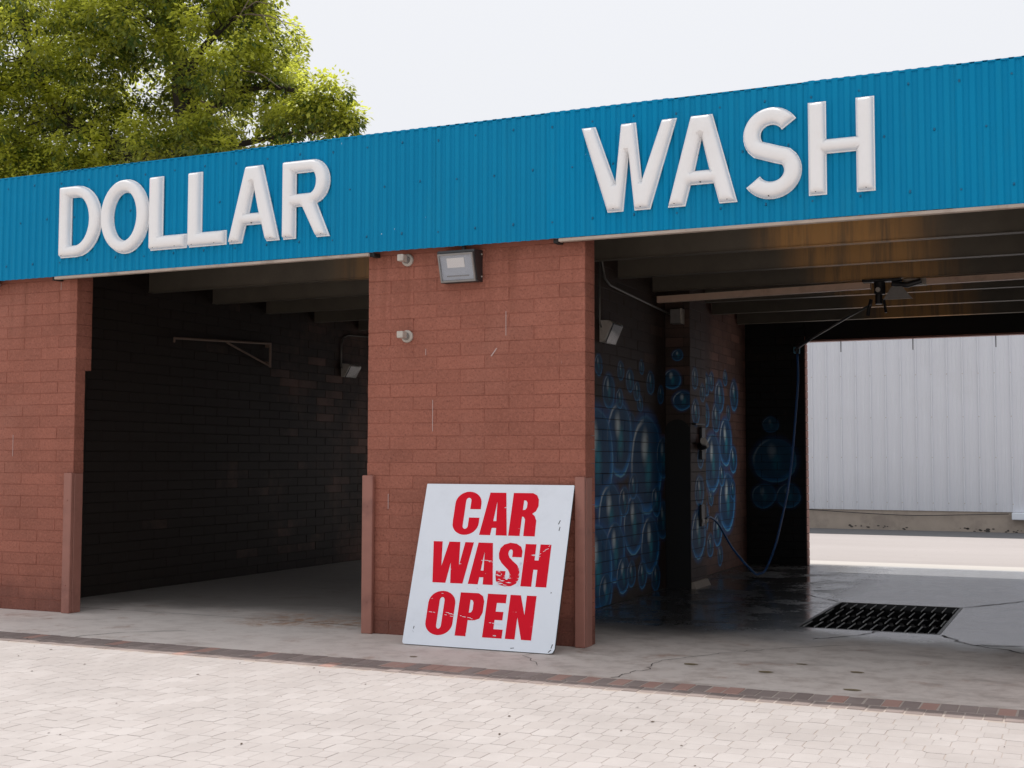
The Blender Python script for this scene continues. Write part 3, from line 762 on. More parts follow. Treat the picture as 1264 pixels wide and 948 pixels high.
def letter_relief(loops):
    """formed plastic letter: flat flange, steep shoulder, domed face"""
    dense = []
    for lp in loops:
        o = []
        for a, b in zip(lp, lp[1:]+lp[:1]):
            n = max(1, int(math.hypot(b[0]-a[0], b[1]-a[1])/.013))
            o += [(a[0]+(b[0]-a[0])*i/n, a[1]+(b[1]-a[1])*i/n) for i in range(n)]
        dense.append(o)
    A = []; B = []
    for o in dense: A += o; B += o[1:]+o[:1]
    A = np.array(A); B = np.array(B); D = B-A; LL = (D**2).sum(1)+1e-12
    def dist(P):
        P = np.asarray(P); out = np.empty(len(P))
        for i, p in enumerate(P):
            t = np.clip(((p-A)*D).sum(1)/LL, 0, 1); q = A+D*t[:,None]-p; out[i] = math.sqrt((q**2).sum(1).min())
        return out
    def inside(P):
        P = np.asarray(P); out = np.zeros(len(P), bool)
        for i, p in enumerate(P):
            c = (A[:,1] > p[1]) != (B[:,1] > p[1])
            xx = A[c,0] + (p[1]-A[c,1])/(B[c,1]-A[c,1])*D[c,0]
            out[i] = (xx > p[0]).sum() % 2 == 1
        return out
    extra = []
    N = np.stack([-D[:,1], D[:,0]], 1)/np.sqrt(LL)[:,None]; Mid = (A+B)/2
    for d in (.0065, .0085, .014, .022, .034):
        for sgn in (1, -1):
            C_ = Mid + N*d*sgn; ok = (dist(C_) > d-.0006) & inside(C_); extra.append(C_[ok])
    lo = A.min(0); hi = A.max(0)
    gx, gy = np.meshgrid(np.arange(lo[0], hi[0], .012), np.arange(lo[1], hi[1], .012)); G = np.stack([gx.ravel(), gy.ravel()], 1)
    G = G[inside(G)]; G = G[dist(G) > .038]; extra.append(G)
    pts = [tuple(p) for p in A] + [tuple(p) for e in extra for p in e]
    edges = []; o0 = 0
    for o in dense: edges += [(o0+i, o0+(i+1) % len(o)) for i in range(len(o))]; o0 += len(o)
    vo, eo, fo, *_ = delaunay_2d_cdt([Vector(p) for p in pts], edges, [], 0, 1e-6)
    V2 = np.array([tuple(v) for v in vo]); T_ = [f for f in fo if len(f) == 3]
    cen = np.array([V2[list(f)].mean(0) for f in T_]); keep = inside(cen)
    dz = dist(V2); z = np.interp(dz, PROF_D, PROF_Z)
    verts = [(float(p[0]), float(p[1]), float(h)) for p, h in zip(V2, z)]
    faces = []
    for f, kp in zip(T_, keep):
        if not kp: continue
        a, b, c = V2[f[0]], V2[f[1]], V2[f[2]]
        faces.append(tuple(f) if (b[0]-a[0])*(c[1]-a[1])-(b[1]-a[1])*(c[0]-a[0]) > 0 else tuple(f)[::-1])
    face = (verts, faces)
    wv = []; wf = []
    for o in dense:
        n = len(o); s0 = len(wv); wv += [(p[0], p[1], 0) for p in o] + [(p[0], p[1], .0101) for p in o]
        wf += [(s0+i, s0+(i+1) % n, s0+n+(i+1) % n, s0+n+i) for i in range(n)]
    return face, (wv, wf)
def glyph_round(ch, w):
    s = .124
    if ch == 'D':
        r = w*.60
        return [[(0,0),(w-r,0)] + arc(w-r, H/2, r, H/2, -90, 90)[1:-1] + [(w-r,H),(0,H)],
                [(s,s*.86),(s,H-s*.86),(w-r,H-s*.86)] + arc(w-r, H/2, r-s, H/2-s*.86, 90, -90)[1:-1] + [(w-r,s*.86)]]
    if ch == 'O':
        return [arc(w/2, H/2, w/2, H/2+.008, 0, 360, 40)[:-1], arc(w/2, H/2, w/2-s, H/2-s*.9, 360, 0, 40)[:-1]]
    if ch == 'L': return [[(0,0),(w,0),(w,s),(s+.01,s),(s+.01,H),(0,H)]]
    if ch == 'A':
        m = w/2; t = .080; bw = .130; k = (m-t)/H
        z1, z2 = .150, .250   # crossbar
        ex = lambda z: z*k
        inn = lambda z: bw*1.02 + z*k*1.0
        za = H-.165
        out = [(0,0),(bw,0),(bw+z1*k,z1),(w-bw-z1*k,z1),(w-bw,0),(w,0),(m+t,H),(m-t,H)]
        return [out, [(bw+z2*k+.004,z2),(m,za),(w-bw-z2*k-.004,z2)]]
    if ch == 'R':
        zr = H*.43; r = (H-zr)/2
        return [[(0,0),(s,0),(s,zr-.015),(w*.42,zr-.015),(w-.125,0),(w,0),(w*.72,zr+.004)] + arc(w-r*.88, zr+r, r*.88, r, -75, 90, 16) + [(0,H)],
                [(s,zr+s*.75),(s,H-s*.85),(w-r*.95,H-s*.85)] + arc(w-r*.95, zr+r-.004, r*.95-s, r-s*.80, 80, -80, 12) + [(w-r*.95,zr+s*.75)]]
    if ch == 'W':
        a = .110; m = w/2; b1 = .266; b2 = w-b1; hb = .061
        return [[(0,H),(a,H),(b1+.002,.215),(m-.057,H),(m+.057,H),(b2-.002,.215),(w-a,H),(w,H),(b2+hb,0),(b2-hb,0),(m,.42),(b1+hb,0),(b1-hb,0)]]
    if ch == 'S':
        hw = .062; rx = w/2-hw; ru = (H/2-hw)/2+.004
        cxx = w/2; top = arc(cxx+.002, H-hw-ru, rx-.010, ru, 30, 270, 26); bot = arc(cxx-.002, hw+ru, rx, ru, 90, -150, 26)
        pts = top[:-5] + [(cxx-.035, H/2+.012), (cxx+.035, H/2-.012)] + bot[5:]
        return [stroke_loop(pts, hw)]
    if ch == 'H':
        z1, z2 = .285, .385; s2 = .124
        return [[(0,0),(s2,0),(s2,z1),(w-s2,z1),(w-s2,0),(w,0),(w,H),(w-s2,H),(w-s2,z2),(s2,z2),(s2,H),(0,H)]]
LET = [('D',-5.052,-4.576,'white raised letter D, first of the word DOLLAR'),
       ('O',-4.564,-4.036,'white raised oval letter O between the D and the first L'),
       ('L',-4.020,-3.625,'white raised letter L standing right after the O'),
       ('L',-3.599,-3.205,'white raised letter L standing just before the A of DOLLAR'),
       ('A',-3.174,-2.663,'white raised letter A in DOLLAR above the left bay'),
       ('R',-2.625,-2.172,'white raised letter R, last of the word DOLLAR'),
       ('W',.040,.778,'wide white raised letter W, first of the word WASH'),
       ('A',.708,1.219,'white raised letter A in WASH above the right bay'),
       ('S',1.253,1.678,'white raised curved letter S on the blue fascia'),
       ('H',1.722,2.170,'white raised letter H, last of the word WASH')]
RX = Matrix(((1,0,0,0),(0,0,-1,0),(0,1,0,0),(0,0,0,1)))     # drawing plane -> facade, front toward -y
YL = FY-.002
for ch, x0, x1, lab in LET:
    x0 = 3.449+(x0-3.449)*1.0046; x1 = 3.449+(x1-3.449)*1.0046; lp = glyph_round(ch, x1-x0)
    t = thing('sign_letter', lab, 'letter', (x0, YL, 3.230), 'raised letters on the blue fascia')
    fc, wl_ = letter_relief(lp)
    for nm, (vv, ff) in (('letter_face', fc), ('letter_rim', wl_)):
        me = bpy.data.meshes.new(nm); me.from_pydata(vv, [], ff); me.update()
        me.transform(RX); me.materials.append(m_letter)
        o = bpy.data.objects.new(nm, me); col.objects.link(o); o.parent = t
        if nm == 'letter_face':
            for p in me.polygons: p.use_smooth = True
            try: me.set_sharp_from_angle(angle=math.radians(42))
            except Exception: pass

RIV = {'D': [(.05,.018)], 'O': [(.27,.012)], 'L': [(.06,.018),(.30,.018)], 'A': [(.06,.018),(.45,.018),(.255,.158)], 'R': [(.055,.018),(.40,.018)], 'W': [(.264,.018),(.474,.018)], 'S': [(.20,.016)], 'H': [(.055,.018),(.395,.018)]}
for t in [o for o in col.objects if o.name.startswith('sign_letter')]:
    ch = [c for c, a, b_, l in LET if l == t['label']][0]; b = MB()
    for (x, z) in RIV[ch]: b.tube([(x,-.045,z),(x,-.058,z)], .0045, 6)
    me = b.mesh('rivet', m_dark_metal); o = bpy.data.objects.new('rivet', me); col.objects.link(o); o.parent = t; o['kind'] = 'stuff'

# ------------------------------------------------------------------ leaning sign board
BW, BH, BT = 1.249, 1.262, .016
slope = Vector((0, .392, 1.196)).normalized()
nrm = Vector((1,0,0)).cross(slope)                  # toward the camera
BM = Matrix(((1,0,0,-1.322),(0,slope.y,nrm.y,-.428),(0,slope.z,nrm.z,.004),(0,0,0,1)))
board_t = thing('leaning_sign', 'white square board lettered CAR WASH OPEN leaning on the middle pillar', 'sign', (0,0,0))
board_t.matrix_basis = BM
def bchild(nm, me):
    o = bpy.data.objects.new(nm, me); col.objects.link(o); o.parent = board_t; return o
rr = .022
outl = arc(rr, rr, rr, rr, 180, 270, 4) + [(BW-.05, 0), (BW-.018,.006), (BW-.004,.035)] + arc(BW-.006, BH-.006, .006, .006, 0, 90, 2) + arc(.006, BH-.006, .006, .006, 90, 180, 2)
b = MB(); b.prism(outl, 2, -BT/2, BT/2)
me = b.mesh('board', [m_board, m_edge])
for p in me.polygons:
    if abs(p.normal.z) < .5: p.material_index = 1
bchild('board', me)
def imp(ch, a, b, z0, z1):
    h = z1-z0; w = b-a; T = lambda L: [(a+x*w, z0+y*h) for x, y in L]
    s = .40
    if ch == 'C':
        ri = .10
        o = [(.0,.32)] + arc(.5,.27,.5,.28,180,360,16)[1:] + [(1,.40),(.60,.40)] + [(.60,.26)] + arc(.5,.20,.10,.07,0,-180,6) + [(.40,.80)] + arc(.5,.80,.10,.07,180,0,6) + [(.60,.60),(1,.60),(1,.74)] + arc(.5,.73,.5,.285,0,180,16)
        return [T(o)]
    if ch == 'A':
        return [T([(0,0),(.40,0),(.425,.17),(.585,.17),(.60,0),(1,0),(.78,1),(.20,1)]), T([(.445,.33),(.50,.80),(.555,.33)])]
    if ch == 'R':
        return [T([(0,0),(.43,0),(.43,.45),(.50,.44),(.56,.38),(.57,0),(1,0),(.985,.36),(.90,.47),(.80,.52),(.93,.58),(1,.70),(.985,.85),(.90,.95),(.74,1),(0,1)]),
                T([(.43,.60),(.43,.83),(.52,.82),(.57,.77),(.57,.66),(.52,.61)])]
    if ch == 'W':
        return [T([(0,1),(.225,1),(.285,.40),(.395,1),(.665,1),(.715,.42),(.79,1),(1,1),(.865,0),(.565,0),(.505,.50),(.445,0),(.125,0)])]
    if ch == 'S':
        left = [(.60,.68),(.60,.80),(.57,.85),(.49,.86),(.43,.82),(.42,.75),(.48,.67),(.66,.58),(.84,.50),(.95,.41),(1,.28),(.98,.15),(.89,.05),(.70,-.01),(.46,-.02),(.20,.01),(.05,.10),(0,.22),(0,.34),(.40,.34),(.40,.20),(.44,.14),(.52,.14),(.58,.20),(.58,.29),(.50,.37),(.20,.52),(.06,.63),(.02,.75),(.06,.88),(.20,.97),(.45,1.02),(.72,1),(.92,.93),(1,.82),(1,.68)]
        return [T(left)]
    if ch == 'H':
        return [T([(0,0),(.42,0),(.42,.40),(.58,.40),(.58,0),(1,0),(1,1),(.58,1),(.58,.62),(.42,.62),(.42,1),(0,1)])]
    if ch == 'O':
        return [T([(0,.30)] + arc(.5,.27,.5,.285,180,360,16) + arc(.5,.73,.5,.285,0,180,16)), T([(.41,.20)] + arc(.5,.79,.09,.08,180,0,6) + arc(.5,.21,.09,.08,0,-180,6))]
    if ch == 'P':
        return [T([(0,0),(.44,0),(.44,.37),(.70,.37),(.90,.42),(1,.56),(1,.82),(.92,.94),(.74,1),(0,1)]), T([(.44,.54),(.44,.84),(.53,.83),(.58,.77),(.58,.61),(.53,.55)])]
    if ch == 'E':
        return [T([(0,0),(1,0),(1,.20),(.52,.20),(.52,.41),(.92,.41),(.92,.60),(.52,.60),(.52,.80),(.98,.80),(.98,1),(0,1)])]
    if ch == 'N':
        return [T([(0,0),(.37,0),(.37,.50),(.62,0),(1,0),(1,1),(.63,1),(.63,.55),(.40,1),(0,1)])]
WORDS = [('CAR', .860, 1.196, [(.275,.499),(.516,.748),(.760,.978)]),
         ('WASH', .479, .800, [(.136,.482),(.480,.688),(.700,.895),(.914,1.122)]),
         ('OPEN', .086, .412, [(.172,.400),(.433,.637),(.660,.818),(.845,1.054)])]
for wd, z0, z1, xs_ in WORDS:
    for ch, (a, b_) in zip(wd, xs_):
        me = glyph_mesh('letter', imp(ch, a, b_, z0, z1), 0, .0006)
        me.transform(Matrix.Translation((0,0,BT/2+.0008))); me.materials.append(m_red); bchild('letter', me)
b = MB()
for x, z, dx, dz in ((1.155,.96,.012,.03),(1.165,.91,.006,.03),(.555,.455,.014,-.012),(.075,.12,.004,.02),(.07,.105,.012,-.012),(.895,.022,.03,.004),(1.16,.44,.006,.006),(1.215,.03,-.02,-.02),(1.222,.07,-.008,-.03)):
    b.add([(x,z,BT/2+.001),(x+dx,z+dz,BT/2+.001),(x+dx+.005,z+dz-.003,BT/2+.001),(x+.006,z-.004,BT/2+.001)], [(0,1,2,3)])
tag(bchild('chip', b.mesh('chip', m_edge)), kind='stuff')
b = MB()
for x, z, L, sl in ((.18,.255,.22,-.03),(.44,.235,.16,-.035),(.69,.195,.12,-.01),(.56,.665,.10,-.02),(1.0,.70,.11,.10),(.745,.10,.0,0),(.33,.25,.07,-.02)):
    for i in range(5):
        xx = x+L*i/5+random.uniform(0,.02); zz = z+sl*i/5+random.uniform(-.004,.004); l = random.uniform(.012,.035)
        b.add([(xx,zz,BT/2+.0022),(xx+l,zz+sl*.1,BT/2+.0022),(xx+l,zz+sl*.1+.004,BT/2+.0022),(xx,zz+.003,BT/2+.0022)], [(0,1,2,3)])
for i in range(46):                      # torn vinyl on the S
    xx = random.uniform(.70,.80) if i % 2 else random.uniform(.80,.90); zz = random.uniform(.468,.60) if i % 2 else random.uniform(.47,.66)
    l = random.uniform(.010,.055)*(1 if i % 2 else .7); h_ = random.uniform(.0018,.0050); xx = xx if i % 2 else .899-l*.75
    b.add([(xx,zz,BT/2+.0022),(xx+l*.6,zz-h_*.8,BT/2+.0022),(xx+l,zz+random.uniform(-.004,.004),BT/2+.0022),(xx+l*.5,zz+h_,BT/2+.0022)], [(0,1,2,3)])
tag(bchild('scratch', b.mesh('scratch', m_board)), kind='stuff')

# ------------------------------------------------------------------ wall lamp on the pillar
t = thing('wall_floodlight', 'black wedge shaped floodlight with clear glass under the blue fascia', 'floodlight', (-1.04, 0, 2.92))
x0, x1 = -1.185, -.862
b = MB(); b.prism([(-.004,2.79),(-.004,3.040),(-.150,3.030),(-.160,3.012),(-.090,2.785)], 0, x0, x1); b.build('housing', m_dark_metal, t)
def slant(u, v, off):        # u 0..1 across, v 0..1 up the slanted front
    p0 = Vector((-.090,2.785)); p1 = Vector((-.160,3.012)); d = p1-p0; n = Vector((-d.y, d.x)).normalized()
    if n.x > 0: n = -n
    q = p0 + d*v + n*off
    return (x0+(x1-x0)*u, q.x, q.y)
def slab(u0, u1, v0, v1, o0, o1, nm, m):
    b = MB(); vs = [slant(u, v, o) for o in (o0, o1) for (u, v) in ((u0,v0),(u1,v0),(u1,v1),(u0,v1))]
    b.add(vs, [(3,2,1,0),(4,5,6,7),(0,1,5,4),(1,2,6,5),(2,3,7,6),(3,0,4,7)]); return b.build(nm, m, t)
for (u0,u1,v0,v1) in ((.03,.97,.03,.085),(.03,.97,.92,.975),(.03,.065,.087,.918),(.935,.97,.087,.918)): slab(u0,u1,v0,v1,.001,.020,'lens_frame', m_grey_metal)
slab(.068,.932,.09,.915,.001,.004,'reflector', m_reflector)
slab(.25,.72,.50,.82,.0045,.010,'bulb', m_bulb)
slab(.20,.80,.20,.24,.0045,.008,'reflector_rib', m_grey_metal)
slab(.068,.932,.09,.915,.013,.017,'lens', m_lens)
for z in (2.83, 3.005):
    b = MB(); b.tube([(x1,-.025,z),(x1+.006,-.025,z)], .007, 8); b.build('screw', m_pale_metal, t)
b = MB(); b.cyl((-1.0,-.06,3.04),(-1.0,-.06,3.075), .018, 10); b.build('conduit_stub', m_dark_metal, t)
# two round fittings on the pillar
for z, lab in ((3.003,'small pale round wall fitting with square nub tucked under the fascia'),(2.385,'small pale round wall fitting with square nub, lower one on bare blocks')):
    t = thing('wall_fitting', lab, 'wall fitting', (-1.53,0,z), 'round fittings on the middle pillar')
    b = MB(); b.tube([(-1.53,-.003,z),(-1.53,-.020,z),(-1.53,-.026,z)], [.050,.050,.044], 20); smooth(b.build('cover_plate', m_pale_metal, t), False)
    b = MB(); b.tube([(-1.53,-.026,z),(-1.53,-.05,z)], .030, 14); b.build('collar', m_grey_metal, t)
    b = MB(); b.cbox((-1.566,-.125,z-.020),(-1.510,-.05,z+.034), .005); b.build('nub', m_pale_metal, t)
t = thing('pipe_fitting', 'white rounded pipe elbow under the fascia at the far left', 'pipe fitting', (-5.96,0,3.03))
b = MB(); b.tube([(-5.985,-.002,3.05),(-5.965,-.05,3.05),(-5.94,-.10,3.045),(-5.91,-.12,3.035)], .028, 12); smooth(b.build('elbow', m_letter, t))
b = MB(); b.tube([(-5.985,-.06,3.03),(-5.98,-.075,3.0),(-5.97,-.10,2.975)], .030, 12); smooth(b.build('socket', m_letter, t))

# ------------------------------------------------------------------ right bay fittings
def wedge_light(name, label, xw, y0, y1, z0, z1, conduit, out=.16):
    t = thing(name, label, 'floodlight', (xw, (y0+y1)/2, (z0+z1)/2))
    b = MB(); b.prism([(xw+.002,z0),(xw+.002,z1),(xw+out*.75,z1-.005),(xw+out,z1-.03),(xw+.05,z0+.005)], 1, y0, y1); b.build('housing', m_pale_metal, t)
    b = MB(); b.prism([(xw+.052,z0+.0),(xw+out+.002,z1-.03),(xw+out+.012,z1-.045),(xw+.062,z0-.012)], 1, y0+.02, y1-.02); b.build('lens', m_lens, t)
    b = MB(); b.tube(conduit, .011, 8); smooth(b.build('conduit', m_conduit, t))
    return t
wedge_light('bay_floodlight', 'pale wedge floodlight on the mural wall of the right bay', WM1+.008, 2.42, 2.72, 2.52, 2.73, [(WM1+.02,2.40,3.44),(WM1+.02,2.40,2.7),(WM1+.03,2.43,2.66)], .13)
wedge_light('bay_floodlight', 'pale wedge floodlight on the dark wall of the left bay', WL+.008, 5.84, 6.14, 2.52, 2.70, [(WL+.02,7.6,3.18),(WL+.02,6.0,3.10),(WL+.02,5.88,3.06),(WL+.02,5.83,2.95),(WL+.02,5.83,2.66),(WL+.03,5.86,2.62)], .14)
t = thing('junction_box', 'small grey electrical box high on the mural pier with sloping conduit', 'electrical box', (-.64,PR0,2.97))
b = MB(); b.cbox((-.70,PR0-.13,2.885),(-.585,PR0-.010,3.045), .006); b.build('box', m_grey_metal, t)
b = MB(); b.cbox((-.584,PR0-.135,2.88),(-.570,PR0-.008,3.05), .004); b.build('cover', m_pale_metal, t)
b = MB(); b.tube([(WM1+.03,2.42,3.45),(WM1+.03,2.45,3.28),(WM1+.03,2.52,3.14),(WM1+.03,2.66,3.095),(WM1+.035,3.8,3.045),(-.705,PR0-.08,2.99)], .012, 8); smooth(b.build('conduit', m_conduit, t))
t = thing('ceiling_batten', 'long dirty beige batten running across the right bay ceiling', 'batten light', (1.5,4.12,3.1))
BY = 4.14
def bar(p, q, hw, hz, nm, m, par):
    p = Vector(p); q = Vector(q); b = MB(); vs = []
    for c_ in (p, q): vs += [(c_.x,c_.y-hw,c_.z-hz),(c_.x,c_.y+hw,c_.z-hz),(c_.x,c_.y+hw,c_.z+hz),(c_.x,c_.y-hw,c_.z+hz)]
    b.add(vs, [(0,3,2,1),(4,5,6,7),(0,1,5,4),(1,2,6,5),(2,3,7,6),(3,0,4,7)]); return b.build(nm, m, par)
bar((-.76,BY,3.122),(1.48,BY,3.155), .035, .034, 'tube', m_batten, t)
bar((2.02,BY,3.162),(3.90,BY,3.176), .035, .030, 'tube', m_batten, t)
bar((1.80,BY,3.160),(2.018,BY,3.163), .040, .034, 'joiner', m_pale_metal, t)
# swivelling wash boom
t = thing('wash_boom', 'black ceiling swivel with long thin boom arm in the right bay', 'wash boom', (1.56,4.05,3.15))
b = MB(); b.cbox((1.42,3.96,3.165),(1.80,4.06,3.193), .006); b.build('mount_plate', m_dark_metal, t)
b = MB(); b.tube([(1.58,4.05,3.165),(1.58,4.05,3.05),(1.57,4.05,3.045),(1.57,4.05,2.95)], [.055,.055,.035,.035], 14); b.build('swivel', m_dark_metal, t)
b = MB(); b.tube([(1.50,4.03,3.00),(1.47,4.05,2.90),(1.46,4.06,2.84)], .018, 8); b.tube([(1.62,4.03,3.0),(1.64,4.03,2.86)], .014, 8); b.build('fitting', m_dark_metal, t)
b = MB(); b.tube([(1.575,3.985,3.085),(1.575,3.955,3.085)], .024, 12); b.build('pressure_gauge', m_pale_metal, t)
b = MB(); b.prism([(1.62,2.985),(1.90,2.985),(1.80,3.11),(1.70,3.11)], 1, 3.99, 4.0); b.build('bracket_plate', m_grey_metal, t)
b = MB(); b.tube([(1.70,4.05,3.15),(1.85,4.03,3.125),(1.98,4.03,3.16)], .028, 10); b.build('elbow', m_dark_metal, t)
b = MB(); b.tube([(1.50,4.02,2.945),(1.2,4.55,2.90),(.75,5.4,2.825),(.316,6.2,2.743)], .013, 8); smooth(b.build('arm', m_conduit, t))
b = MB(); b.tube([(.55,5.77,2.79),(.38,6.08,2.757),(.31,6.21,2.735),(.305,6.215,2.66)], [.022,.024,.024,.018], 10); b.build('arm_tip', m_dark_metal, t)
# blue hose
def spline(P, n=8):
    P = [Vector(p) for p in P]; Q = [P[0]*2-P[1]] + P + [P[-1]*2-P[-2]]; out = []
    for i in range(1, len(Q)-2):
        for j in range(n):
            u = j/n; a, b_, c_, d = Q[i-1], Q[i], Q[i+1], Q[i+2]
            out.append(.5*((2*b_)+(c_-a)*u+(2*a-5*b_+4*c_-d)*u*u+(3*b_-a-3*c_+d)*u**3))
    out.append(P[-1]); return out
t = thing('pressure_hose', 'thin blue hose looping from the boom tip down to the mural pier', 'hose', (.3,6.2,2.66))
hp = spline([(.306,6.215,2.66),(.311,6.2,2.338),(.28,6.2,1.95),(.234,6.2,1.472),(.18,6.18,1.05),(.112,6.15,.705),(.03,6.12,.36),(-.076,6.1,.10),(-.14,6.08,.055),(-.21,6.05,.07),(-.413,5.9,.345),(-.50,5.6,.64),(-.525,5.35,.735),(-.515,5.16,.74),(-.50,5.08,.72)])
b = MB(); b.tube(hp, .0135, 8); smooth(b.build('hose', m_hose, t))
b = MB(); b.tube([(-.50,5.085,.722),(-.49,5.0,.70)], .021, 10); b.build('nozzle', m_pale_metal, t)
t = thing('wand_holster', 'black wand holster bolted to the pier at shoulder height', 'wand holder', (PRX,4.8,1.6))
b = MB(); b.cbox((PRX+.004,4.84,1.40),(PRX+.035,4.98,1.76), .005); b.build('back_plate', m_dark_metal, t)
b = MB(); b.tube([(PRX+.035,4.80,1.55),(PRX+.11,4.70,1.56),(PRX+.14,4.56,1.585)], [.05,.045,.030], 12); b.build('holster', m_dark_metal, t)
b = MB(); b.tube([(PRX+.14,4.56,1.585),(PRX+.155,4.48,1.60)], .038, 12); b.build('holster_mouth', m_pale_metal, t)
b = MB(); b.cbox((PRX+.004,4.55,1.78),(PRX+.05,4.93,1.80), .003); b.build('shelf', m_dark_metal, t)
b = MB(); b.cbox((PRX+.036,4.78,1.50),(PRX+.045,4.83,1.64), .002); b.build('label_plate', m_pale_metal, t)
t = thing('wall_socket_box', 'dark narrow socket box low on the mural pier above the curb', 'socket box', (PRX,4.88,.78))
b = MB(); b.cbox((PRX+.004,4.82,.66),(PRX+.03,4.95,.90), .005); b.build('box', m_dark_metal, t)
b = MB(); b.cbox((PRX+.031,4.835,.70),(PRX+.037,4.935,.74), .002); b.build('latch', m_grey_metal, t)
t = thing('rear_sensor', 'small blue grey sensor box high on the dark rear wall', 'sensor', (-.1,YB0,2.85))
b = MB(); b.cbox((-.13,YB0-.08,2.82),(-.05,YB0-.004,2.91), .008); b.build('body', simple('sensor_blue', (.10,.26,.36), .4), t)
b = MB(); b.cyl((-.09,YB0-.082,2.865),(-.09,YB0-.095,2.865), .022, 12); b.build('lens', m_dark_metal, t)
# triangular bracket on the left bay wall
t = thing('wall_bracket', 'long rusty triangular bracket swung out along the left bay wall', 'bracket', (WL,3.2,2.7))
bxx = WL+.06
m_rust = simple('rusty_steel', (0.25, 0.17, 0.13), 0.6, 0.3, 20)
b = MB(); b.tube([(bxx,2.30,2.735),(bxx,4.12,2.825)], .014, 6); b.build('top_bar', m_rust, t)
b = MB(); b.tube([(bxx,4.12,2.835),(bxx,4.12,2.53)], .016, 6); b.build('upright', m_rust, t)
b = MB(); b.tube([(bxx,3.24,2.768),(bxx,4.10,2.55)], .012, 6); b.build('brace', m_rust, t)
for z in (2.58, 2.80):
    b = MB(); b.box((WL+.004,4.09,z-.02),(bxx-.016,4.15,z+.02)); b.build('wall_plate', m_rust, t)
b = MB(); b.tube([(bxx,2.31,2.74),(bxx,2.30,2.69)], .012, 6); b.build('hook', m_rust, t)

# ------------------------------------------------------------------ floor grate
t = thing('drain_grate', 'black slotted rectangular drain grate in the wet right bay floor', 'drain grate', ((GX0+GX1)/2,(GY0+GY1)/2,0))
for (a, b_) in (((GX0+.002,GY0+.002),(GX1-.002,GY0+.03)),((GX0+.002,GY1-.03),(GX1-.002,GY1-.002)),((GX0+.002,GY0+.031),(GX0+.03,GY1-.031)),((GX1-.03,GY0+.031),(GX1-.002,GY1-.031))):
    q = MB(); q.box((a[0],a[1],-.05),(b_[0],b_[1],.001)); q.build('frame_bar', m_dark_metal, t)
nr, ncol = 4, 12
L = (GY1-GY0-.06)/nr; Wc = (GX1-GX0-.06)/ncol
q = MB(); q.cbox((-.008,.01,-.07),(.008,L-.02,-.034), .003); m_iron = simple('wet_black_iron', (0.008,0.008,0.009), .9, .2, 20, spec=.02); RIB = q.mesh('bar', m_iron)
q = MB(); q.box((-.0034,.05,-.007),(.0034,L-.07,.001)); EDG = q.mesh('highlight_bar', simple('grate_highlight', (0.60,0.60,0.58), .45, .2, 20))  # thin pale bars standing in for highlights on the grate
for r in range(nr):
    for c_ in range(ncol):
        xx = GX0+.03+(c_+.5)*Wc + (Wc*.25 if r % 2 else -Wc*.25); yy = GY0+.03+r*L
        o = link('bar', RIB, t); o.location = (xx-.035, yy, 0)
        o = link('highlight_bar', EDG, t); o.location = (xx, yy, 0)
    if r:
        q = MB(); q.box((GX0+.031,GY0+.03+r*L-.012,-.05),(GX1-.031,GY0+.03+r*L+.004,-.018)); q.build('cross_bar', m_iron, t)

# ------------------------------------------------------------------ white clad building behind
t = thing('metal_building', 'white ribbed metal building on a concrete plinth behind the right bay', 'building', (0,17.5,0))
BYY = 17.5
b = MB(); b.box((-7.1,BYY+.02,0),(14.1,BYY+8,.40)); b.build('plinth', m_plinth, t)
b = MB(); b.box((-7.0,BYY+.06,.401),(14.0,BYY+7.9,5.2)); b.build('inner_wall', m_mbwall, t)
b = MB(); b.box((-7.1,BYY-.05,5.203),(14.1,BYY+8.0,5.32)); b.build('roof', m_mbwall, t)
RP = .2945
b = MB(); prof = [(0,.0),(.036,.0),(.044,-.030),(.066,-.030),(.074,.0),(.150,0),(.155,-.006),(.175,-.006),(.180,0),(.225,0),(.230,-.006),(.250,-.006),(.255,0),(RP+.006,0)]
vs = []
for (x, yy) in prof: vs += [(x,yy,.395),(x,yy,5.20),(x,yy+.002,.395),(x,yy+.002,5.20)]
fs = []
for i in range(len(prof)-1):
    a = 4*i; c_ = 4*(i+1); fs += [(a,c_,c_+1,a+1),(a+2,a+3,c_+3,c_+2),(a+1,c_+1,c_+3,a+3),(a,a+2,c_+2,c_)]
b.add(vs, fs); PANEL = b.mesh('wall_panel', m_mbwall)
for i in range(-18, 41):
    o = link('wall_panel', PANEL, t); o.location = (-1.80+i*RP, BYY-.001+(.0015 if i % 2 else 0), 0)
b = MB()
for i in range(-18, 41):
    for z in (.55, 1.45, 2.25, 3.1): b.tube([(-1.80+i*RP+.055,BYY-.030,z),(-1.80+i*RP+.055,BYY-.037,z)], .010, 6)
tag(b.build('screw', m_pale_metal, t), kind='stuff')
b = MB(); b.tube(spline([(-2.2,BYY-.03,.40),(-.8,BYY-.04,.33),(.2,BYY-.04,.30),(1.2,BYY-.04,.33),(2.0,BYY-.04,.36)]), .008, 6); b.build('cable', m_dark_metal, t)
b = MB(); b.cbox((2.06,BYY-.16,.255),(3.3,BYY+.018,.39), .01); b.build('ledge_duct', m_board, t)
b = MB()
for x0, n_ in ((-1.05, 9), (-.45, 5), (.02, 3), (1.1, 13), (1.9, 8)):
    for i in range(n_):
        xx = x0+i*.055+random.uniform(-.05,.05); r_ = random.uniform(.006,.022)*(2 if random.random()<.15 else 1); zz = random.uniform(.0,.07)+.04*(x0<0)
        b.add([(xx+r_*math.cos(k*1.05)*1.6, BYY+.017, zz+r_*math.sin(k*1.05)*.8) for k in range(6)], [(0,1,2,3,4,5)])
